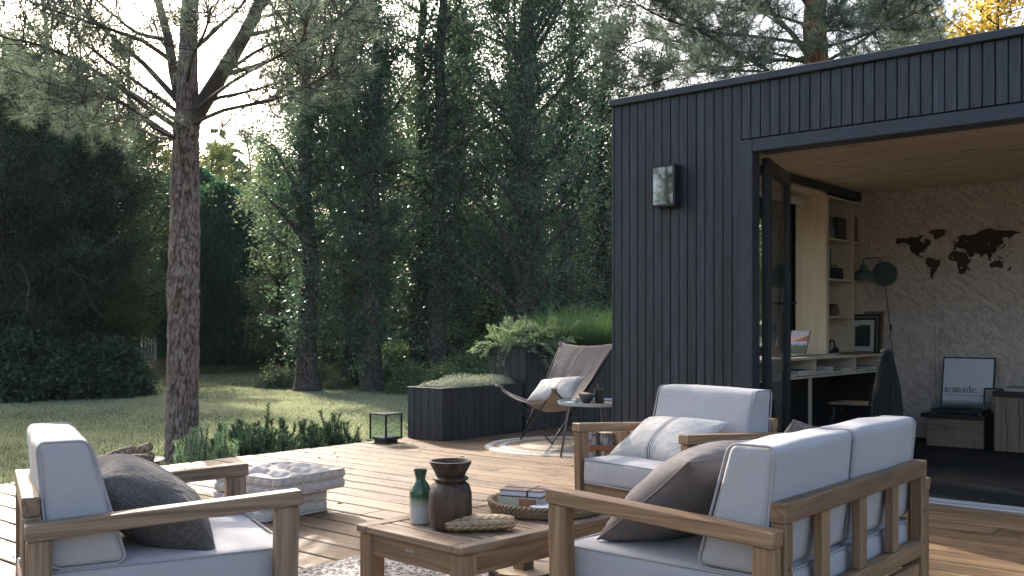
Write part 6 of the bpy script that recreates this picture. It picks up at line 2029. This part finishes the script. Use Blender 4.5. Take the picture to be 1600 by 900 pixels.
def butterfly():
    t = empty('butterfly_chair', (-5.78, 7.5, .012), 0, 'taupe canvas butterfly chair on a black rod frame', 'chair')
    o = Vector((-5.78, 7.5, 0.012))
    T1 = Vector((-5.42, 7.00, .55)) - o; T2 = Vector((-6.08, 6.98, .56)) - o
    B1 = Vector((-6.10, 8.00, .95)) - o; B2 = Vector((-5.40, 7.96, .95)) - o
    FL = Vector((-6.14, 7.40, .012)) - o; FR = Vector((-5.68, 7.30, .012)) - o; BL = Vector((-6.04, 7.86, .012)) - o; BR = Vector((-5.52, 7.80, .012)) - o
    for f in (FL, FR, BL, BR): f.z = .012
    g = MB()
    def vee(f, a, b):
        pts = [a, a.lerp(f, .5), a.lerp(f, .93) + Vector((0, 0, .0)), f + Vector((0, 0, .0)), b.lerp(f, .93), b.lerp(f, .5), b]
        g2 = MB().tube(smooth_path([a, a.lerp(f, .9), f, b.lerp(f, .9), b], 16), .0075, 8); g2.build('rod', M['blackmetal'], t, True)
    vee(FL, T1, B1); vee(FR, T2, B2); vee(BL, T2, B2 + Vector((.004, 0, 0))); vee(BR, T1, B1 + Vector((-.004, 0, 0)))
    MB().tube([FL.lerp(T1, .42), FR.lerp(T2, .40)], .006, 8).build('rod', M['blackmetal'], t, True)
    # canvas
    nU, nV = 40, 60
    def S(u, v):        # u 0 left(T2,B1) .. 1 right(T1,B2), v 0 front .. 1 back
        fl = T2.lerp(B1, v); fr = T1.lerp(B2, v)
        p = fl.lerp(fr, u)
        w = 4 * u * (1 - u)
        # longitudinal sag along the side edges and centre
        side = 4 * v * (1 - v)
        zc = .50 * (1 - v) ** 2 * 0 
        prof = [(0, .40), (.12, .38), (.30, .30), (.48, .30), (.62, .44), (.80, .69), (1, .915)]
        xs = [q[0] for q in prof]; zs = [q[1] for q in prof]
        zmid = float(np.interp(v, xs, zs))
        prof_e = [(0, .55), (.15, .47), (.35, .40), (.5, .44), (.7, .62), (.85, .79), (1, .95)]
        zedge = float(np.interp(v, [q[0] for q in prof_e], [q[1] for q in prof_e]))
        p.z = zedge + (zmid - zedge) * w ** .8
        # edges curve inwards between the tips
        inx = .085 * side * (1 - 2 * u)
        p.x += inx * (1 if True else 0)
        p.y += .05 * (1 - v) * w * 1.6 - .05 * v * w * (v > .5)
        p += Vector((0, 0, .006 * math.sin(u * 21 + v * 4) * v * (1 - v) * 2))
        return p
    P = [[S(i / nU, j / nV) for j in range(nV + 1)] for i in range(nU + 1)]
    sl = MB().grid(P)
    m = fabric('taupe_canvas', (.31, .265, .24), (.26, .22, .20), weave=300, bs_k=.5, mottled=.08, wr=.7, wscale=6)
    _nt = m.node_tree; _b = _nt.nodes['Principled BSDF']; _t = _nt.nodes.new('ShaderNodeBsdfTranslucent'); _m = _nt.nodes.new('ShaderNodeMixShader'); _m.inputs[0].default_value = .3
    _nt.links.new(_b.inputs['Base Color'].links[0].from_socket, _t.inputs[0]); _nt.links.new(_b.outputs[0], _m.inputs[1]); _nt.links.new(_t.outputs[0], _m.inputs[2]); _nt.links.new(_m.outputs[0], _nt.nodes['Material Output'].inputs[0])
    ob = sl.build('canvas_sling', m, t, 'all')
    md = ob.modifiers.new('thick', 'SOLIDIFY'); md.thickness = .005
    for tip in (T1, T2, B1, B2):
        e = MB(); c = Vector((0, 0, .4)); d = (c - tip).normalized()
        V, F = rbox(.035, .028, .012, .01, 3); q = e.add(V, F).build('corner_pocket', m, t, 'all'); q.matrix_local = Matrix.Translation(tip + d * .02) @ d.to_track_quat('X', 'Z').to_matrix().to_4x4()
    pl = pillow('pillow', (0, 0, 0), (0, 0, 0), .48, .34, .13, M['p_stripe2'], 'cream pillow with a grey stripe resting in the butterfly chair', seed=15)
    pl.matrix_world = frame_rot((1, .12, .10), (.05, .72, .45), Vector((-5.68, 7.36, .53)))
butterfly()

def side_table():
    p = cw(.725, 8.36)
    c = Vector((p.x, p.y, 0))
    t = empty('side_table', c, 0, 'small round pale blue metal side table at the cabin corner', 'table')
    m = plain('pale_blue_enamel', (.38, .44, .46), .3, .1)
    MB().lathe([(0, .455), (.325, .455), (.335, .462), (.338, .485), (.333, .485), (.328, .466), (0, .464)], 56).build('table_top', m, t, True)
    thin = plain('grey_rod', (.12, .13, .14), .35, .7)
    for k in range(3):
        a = R(YAW) + R(180 + k * 120 - 8)
        u = Vector((math.cos(a), math.sin(a), 0)); v_ = Vector((-math.sin(a), math.cos(a), 0))
        pts = [u * .24 - v_ * .10 + Vector((0, 0, .455)), u * .31 - v_ * .05 + Vector((0, 0, .02)), u * .315 + Vector((0, 0, .008)), u * .31 + v_ * .05 + Vector((0, 0, .02)), u * .24 + v_ * .10 + Vector((0, 0, .455))]
        MB().tube(pts, .006, 8).build('leg', thin, t, True)
    # tray, bowl and mug are things of their own
    o = MB().lathe([(0, 0), (.20, 0), (.21, .012), (.203, .012), (.197, .004), (0, .004)], 48).build('serving_tray', M['black'], None, True)
    o.location = (c.x + .02, c.y + .0, .4655); tag(o, 'flat round black serving tray on the side table', 'tray')
    z = .470
    def spot(px): 
        q = atz(px, 628, z); return q
    def top(px, dd=0): return cw((px - 800) / FPX * (8.30 + dd), 8.30 + dd)
    q = top(916); b = empty('bowl', (q.x, q.y, z), 0, 'small dark grey bowl of nuts on the side table', 'bowl')
    MB().lathe([(0, .002), (.032, 0), (.036, .006), (.06, .04), (.070, .078), (.066, .078), (.055, .045), (0, .02)], 28).build('body', plain('grey_stoneware', (.06, .065, .07), .4), b, True)
    g = MB(); r = random.Random(3)
    for k in range(16): a = r.uniform(0, 6.28); g.lathe([(0, 0), (.011, .006), (.012, .014), (0, .022)], 7, (.045 * r.random() * math.cos(a), .045 * r.random() * math.sin(a), .058 + r.random() * .015))
    o = g.build('nuts', plain('nut', (.42, .33, .22), .7), b, True); o['kind'] = 'stuff'
    q = top(936, .03); b = empty('mug', (q.x, q.y, z), 0, 'black ribbed mug with a wooden spoon beside the bowl', 'mug')
    MB().lathe([(0, 0), (.040, 0), (.042, .03), (.040, .034), (.040, .085), (.043, .09), (.044, .118), (.038, .118), (.035, .02), (0, .01)], 28).build('body', M['black'], b, True)
    MB().tube([(0, 0, .05), (-.02, .01, .155)], [.004, .006], 8).build('spoon', M['teak_z'], b, True)
    q = top(897, -.02); b = empty('glass', (q.x, q.y, z), 0, 'small clear glass of cream left of the bowl', 'glass')
    MB().lathe([(0, 0), (.024, 0), (.028, .05), (.026, .05), (.022, .004), (0, .004)], 20).build('body', M['glass'], b, True)
    MB().lathe([(0, .005), (.021, .005), (.023, .035), (0, .035)], 20).build('milk', plain('milk', (.7, .7, .68), .4), b, True)
    q = top(927, -.05); o = MB().lathe([(0, 0), (.02, 0), (.022, .012), (0, .016)], 12).build('biscuit', plain('biscuit', (.34, .19, .09), .8), None, True)
    o.location = (q.x, q.y, z); tag(o, 'small brown biscuit between bowl and mug', 'biscuit')
side_table()

def log_bundle():
    c = cw(.69, 6.75)
    t = empty('firewood_bundle', (c.x, c.y, 0), R(YAW), 'bundle of upright split logs held by a tan leather strap behind the armchair', 'firewood')
    bm_ = [bark('log_bark_grey', (.12, .10, .09), (.32, .27, .235), (.46, .41, .36), 1.2, bk=.4), wood('log_split', (.18, .10, .05), (.36, .22, .12), (.50, .34, .20), 'z', rough=.8, gs=.8, knots=.2, bumpk=1.0), bark('log_bark_brown', (.06, .035, .02), (.22, .14, .08), (.34, .23, .14), 1.2)]
    end = wood('log_end', (.3, .2, .12), (.42, .3, .19), (.5, .38, .25), 'x', knots=0)
    r = random.Random(6); spots = []
    for i in range(4):
        for j in range(3):
            spots.append((-.165 + i * .108 + (j % 2) * .03, -.09 + j * .095))
    for k, (x, y) in enumerate(spots):
        rad = r.uniform(.050, .058); h = .405 + r.uniform(-.012, .012)
        n = 14; prof = []
        split = (k % 3 == 1)
        for q in range(n):
            a = 2 * math.pi * q / n; rr_ = rad * (1 + r.uniform(-.09, .09)) * (.82 if split and q % 5 == 0 else 1); prof.append((x + rr_ * math.cos(a), y + rr_ * math.sin(a)))
        lg = MB().prism(prof, .002, h).build('log', bm_[(k * 2 + k // 4) % 3], t)
        MB().prism([(x + (a - x) * .88, y + (b - y) * .88) for a, b in prof], h, h + .003).build('cut_end', end, lg)
    g = MB(); pts = [(-.222, -.10), (-.19, -.148), (0, -.152), (.19, -.148), (.235, -.10), (.235, .11), (.19, .155), (0, .158), (-.18, .155), (-.222, .11)]
    for i in range(len(pts)):
        a, b = pts[i], pts[(i + 1) % len(pts)]; g.bar((a[0], a[1], .30), (b[0], b[1], .30), .004, .036, .001)
    g.build('leather_strap', plain('tan_strap', (.23, .085, .035), .45), t)
log_bundle()

def fire_bowl():
    c = cw(-2.93, 7.42)
    t = empty('fire_bowl', (c.x, c.y, 0), 0, 'wide shallow dark metal bowl at the left edge of the deck', 'bowl')
    MB().lathe([(0, .004), (.10, 0), (.16, .02), (.25, .060), (.30, .108), (.292, .110), (.24, .068), (.15, .035), (0, .018)], 48).build('body', plain('dark_iron', (.035, .035, .038), .45, .6, .2, 30, .3), t, True)
    lb = bark('birch_log_bark', (.07, .045, .03), (.28, .20, .14), (.42, .33, .25), 1.5, bk=.3)
    for k, (a, b, rad, lab) in enumerate((((-.20, -.12, .105), (.255, -.07, .128), .036, 'smooth pale log lying across the front of the metal bowl'),
                                     ((-.08, .12, .09), (.19, .06, .205), .036, 'thick log propped up at the back right of the bowl'),
                                     ((-.22, .08, .09), (.07, .09, .185), .032, 'rough ended log left of the propped log in the bowl'))):
        o = empty('log', (c.x, c.y, 0), R(YAW), lab, 'log')
        pts = smooth_path([a, tuple((Vector(a) + Vector(b)) / 2 + Vector((0, 0, .008))), b], 10)
        n = len(pts)
        g = MB().tube(pts, [rad * (1 + .06 * math.sin(i * 1.7)) * (1 if 0 < i < n - 1 else .9) for i in range(n)], 16); g.build('bark', lb, o, True)
    r = random.Random(2)
    mt = plain('cone_scales', (.10, .072, .055), .7, 0, 0, 60, .4)
    proto = None
    for k, (x, y, z) in enumerate(((.06, -.16, .10), (.15, -.14, .105), (.20, -.06, .10), (.0, -.20, .09), (.12, -.21, .105))):
        o = empty('pine_cone', (c.x + x * CX - y * SX, c.y + x * SX + y * CX, z + .0), 0, 'open brown pine cone in the metal bowl, ' + ('nearest the middle', 'in front of the log end', 'at the right rim', 'at the very front', 'beside the front rim')[k], 'pine cone', 'pine cones in the metal bowl')
        o.rotation_euler = (r.uniform(-1, 1), r.uniform(-1, 1), r.uniform(0, 6))
        if proto is None:
            g = MB()
            for i in range(9):
                for q in range(8):
                    aa = q * 2 * math.pi / 8 + i * .4; rad = .030 * math.sin(math.pi * (i + 1) / 10.5) + .004
                    g.box((rad * math.cos(aa), rad * math.sin(aa), .006 + i * .0085), (.020, .013, .004), .001, Matrix.Rotation(aa, 4, 'Z') @ Matrix.Rotation(R(-30), 4, 'Y'))
            proto = g.build('scales', mt, o)
        else:
            q = proto.copy(); COL.objects.link(q); q.parent = o
fire_bowl()

def litter():
    rs = np.random.default_rng(31); n = 900
    x = DECK_X0 + np.abs(rs.normal(0, 2.2, n)); y = rs.uniform(2.0, 9.5, n)
    D = rs.normal(size=(n, 3)); D[:, 2] = .02
    a = blades(np.stack([x, y, np.full(n, .0035)], 1), D, rs.uniform(.05, .10, n), .0028, rs=rs)
    n2 = 120; P = np.stack([DECK_X0 + np.abs(rs.normal(0, 2.6, n2)), rs.uniform(2.0, 9.0, n2), np.full(n2, .007)], 1)
    ax = rs.normal(size=(n2, 3)); ax[:, 2] = 0
    b = leaf_cloud(P, ax * 4, .035, .5, .25, rs); b[0][:, 2] = np.clip(b[0][:, 2], .003, .016)
    o = fast_mesh('fallen_needles', *a[:2], plain('dry_needle', (.20, .11, .05), .8)); tag(o, 'dry pine needles scattered on the deck', 'litter', kind='stuff')
    o = fast_mesh('fallen_leaves', *b[:2], plain('dry_leaf', (.26, .15, .06), .7)); tag(o, 'few dry leaves scattered on the deck', 'litter', kind='stuff')
litter()
# white garden gate far left
def white_gate():
    d = 32.0
    p = cw((233 - 800) / FPX * d, d); z = gz(p.x, p.y)
    t = empty('garden_gate', (p.x, p.y, z), R(YAW), 'small white picket gate beyond the lawn left of the big pine', 'gate')
    w = plain('white_paint', (.72, .74, .74), .5)
    t.scale = (1.15, 1.15, 1.15)
    for k in range(5): MB().box((-.20 + k * .09, 0, .33), (.035, .02, .66 - .03 * (k % 2)), .003).build('picket', w, t)
    for zz in (.15, .48): MB().box((-.02, .021, zz), (.46, .02, .05), .003).build('rail', w, t)
    MB().box((.20, 0, .52), (.03, .03, 1.05), .003).build('post', w, t)
white_gate()

# ------------------------------------------------------------------ air
def haze():
    m = bpy.data.materials.new('air'); m.use_nodes = True; nt = m.node_tree
    nt.nodes.remove(nt.nodes['Principled BSDF'])
    v = nt.nodes.new('ShaderNodeVolumePrincipled'); v.inputs['Density'].default_value = .00022
    v.inputs['Color'].default_value = (.80, .88, .86, 1); v.inputs['Anisotropy'].default_value = .2
    nt.links.new(v.outputs[0], nt.nodes['Material Output'].inputs['Volume'])
    me = bpy.data.meshes.new('haze'); V, F = cbox_geo(2400, 2400, 24, .01); me.from_pydata(V, [], F)
    o = link_mesh('haze', me, m); o.location = (0, 0, 12 - 1.5); o['kind'] = 'stuff'
haze()
print('objects', len(SC.objects), 'tris', sum(len(m_.polygons) for m_ in bpy.data.meshes))
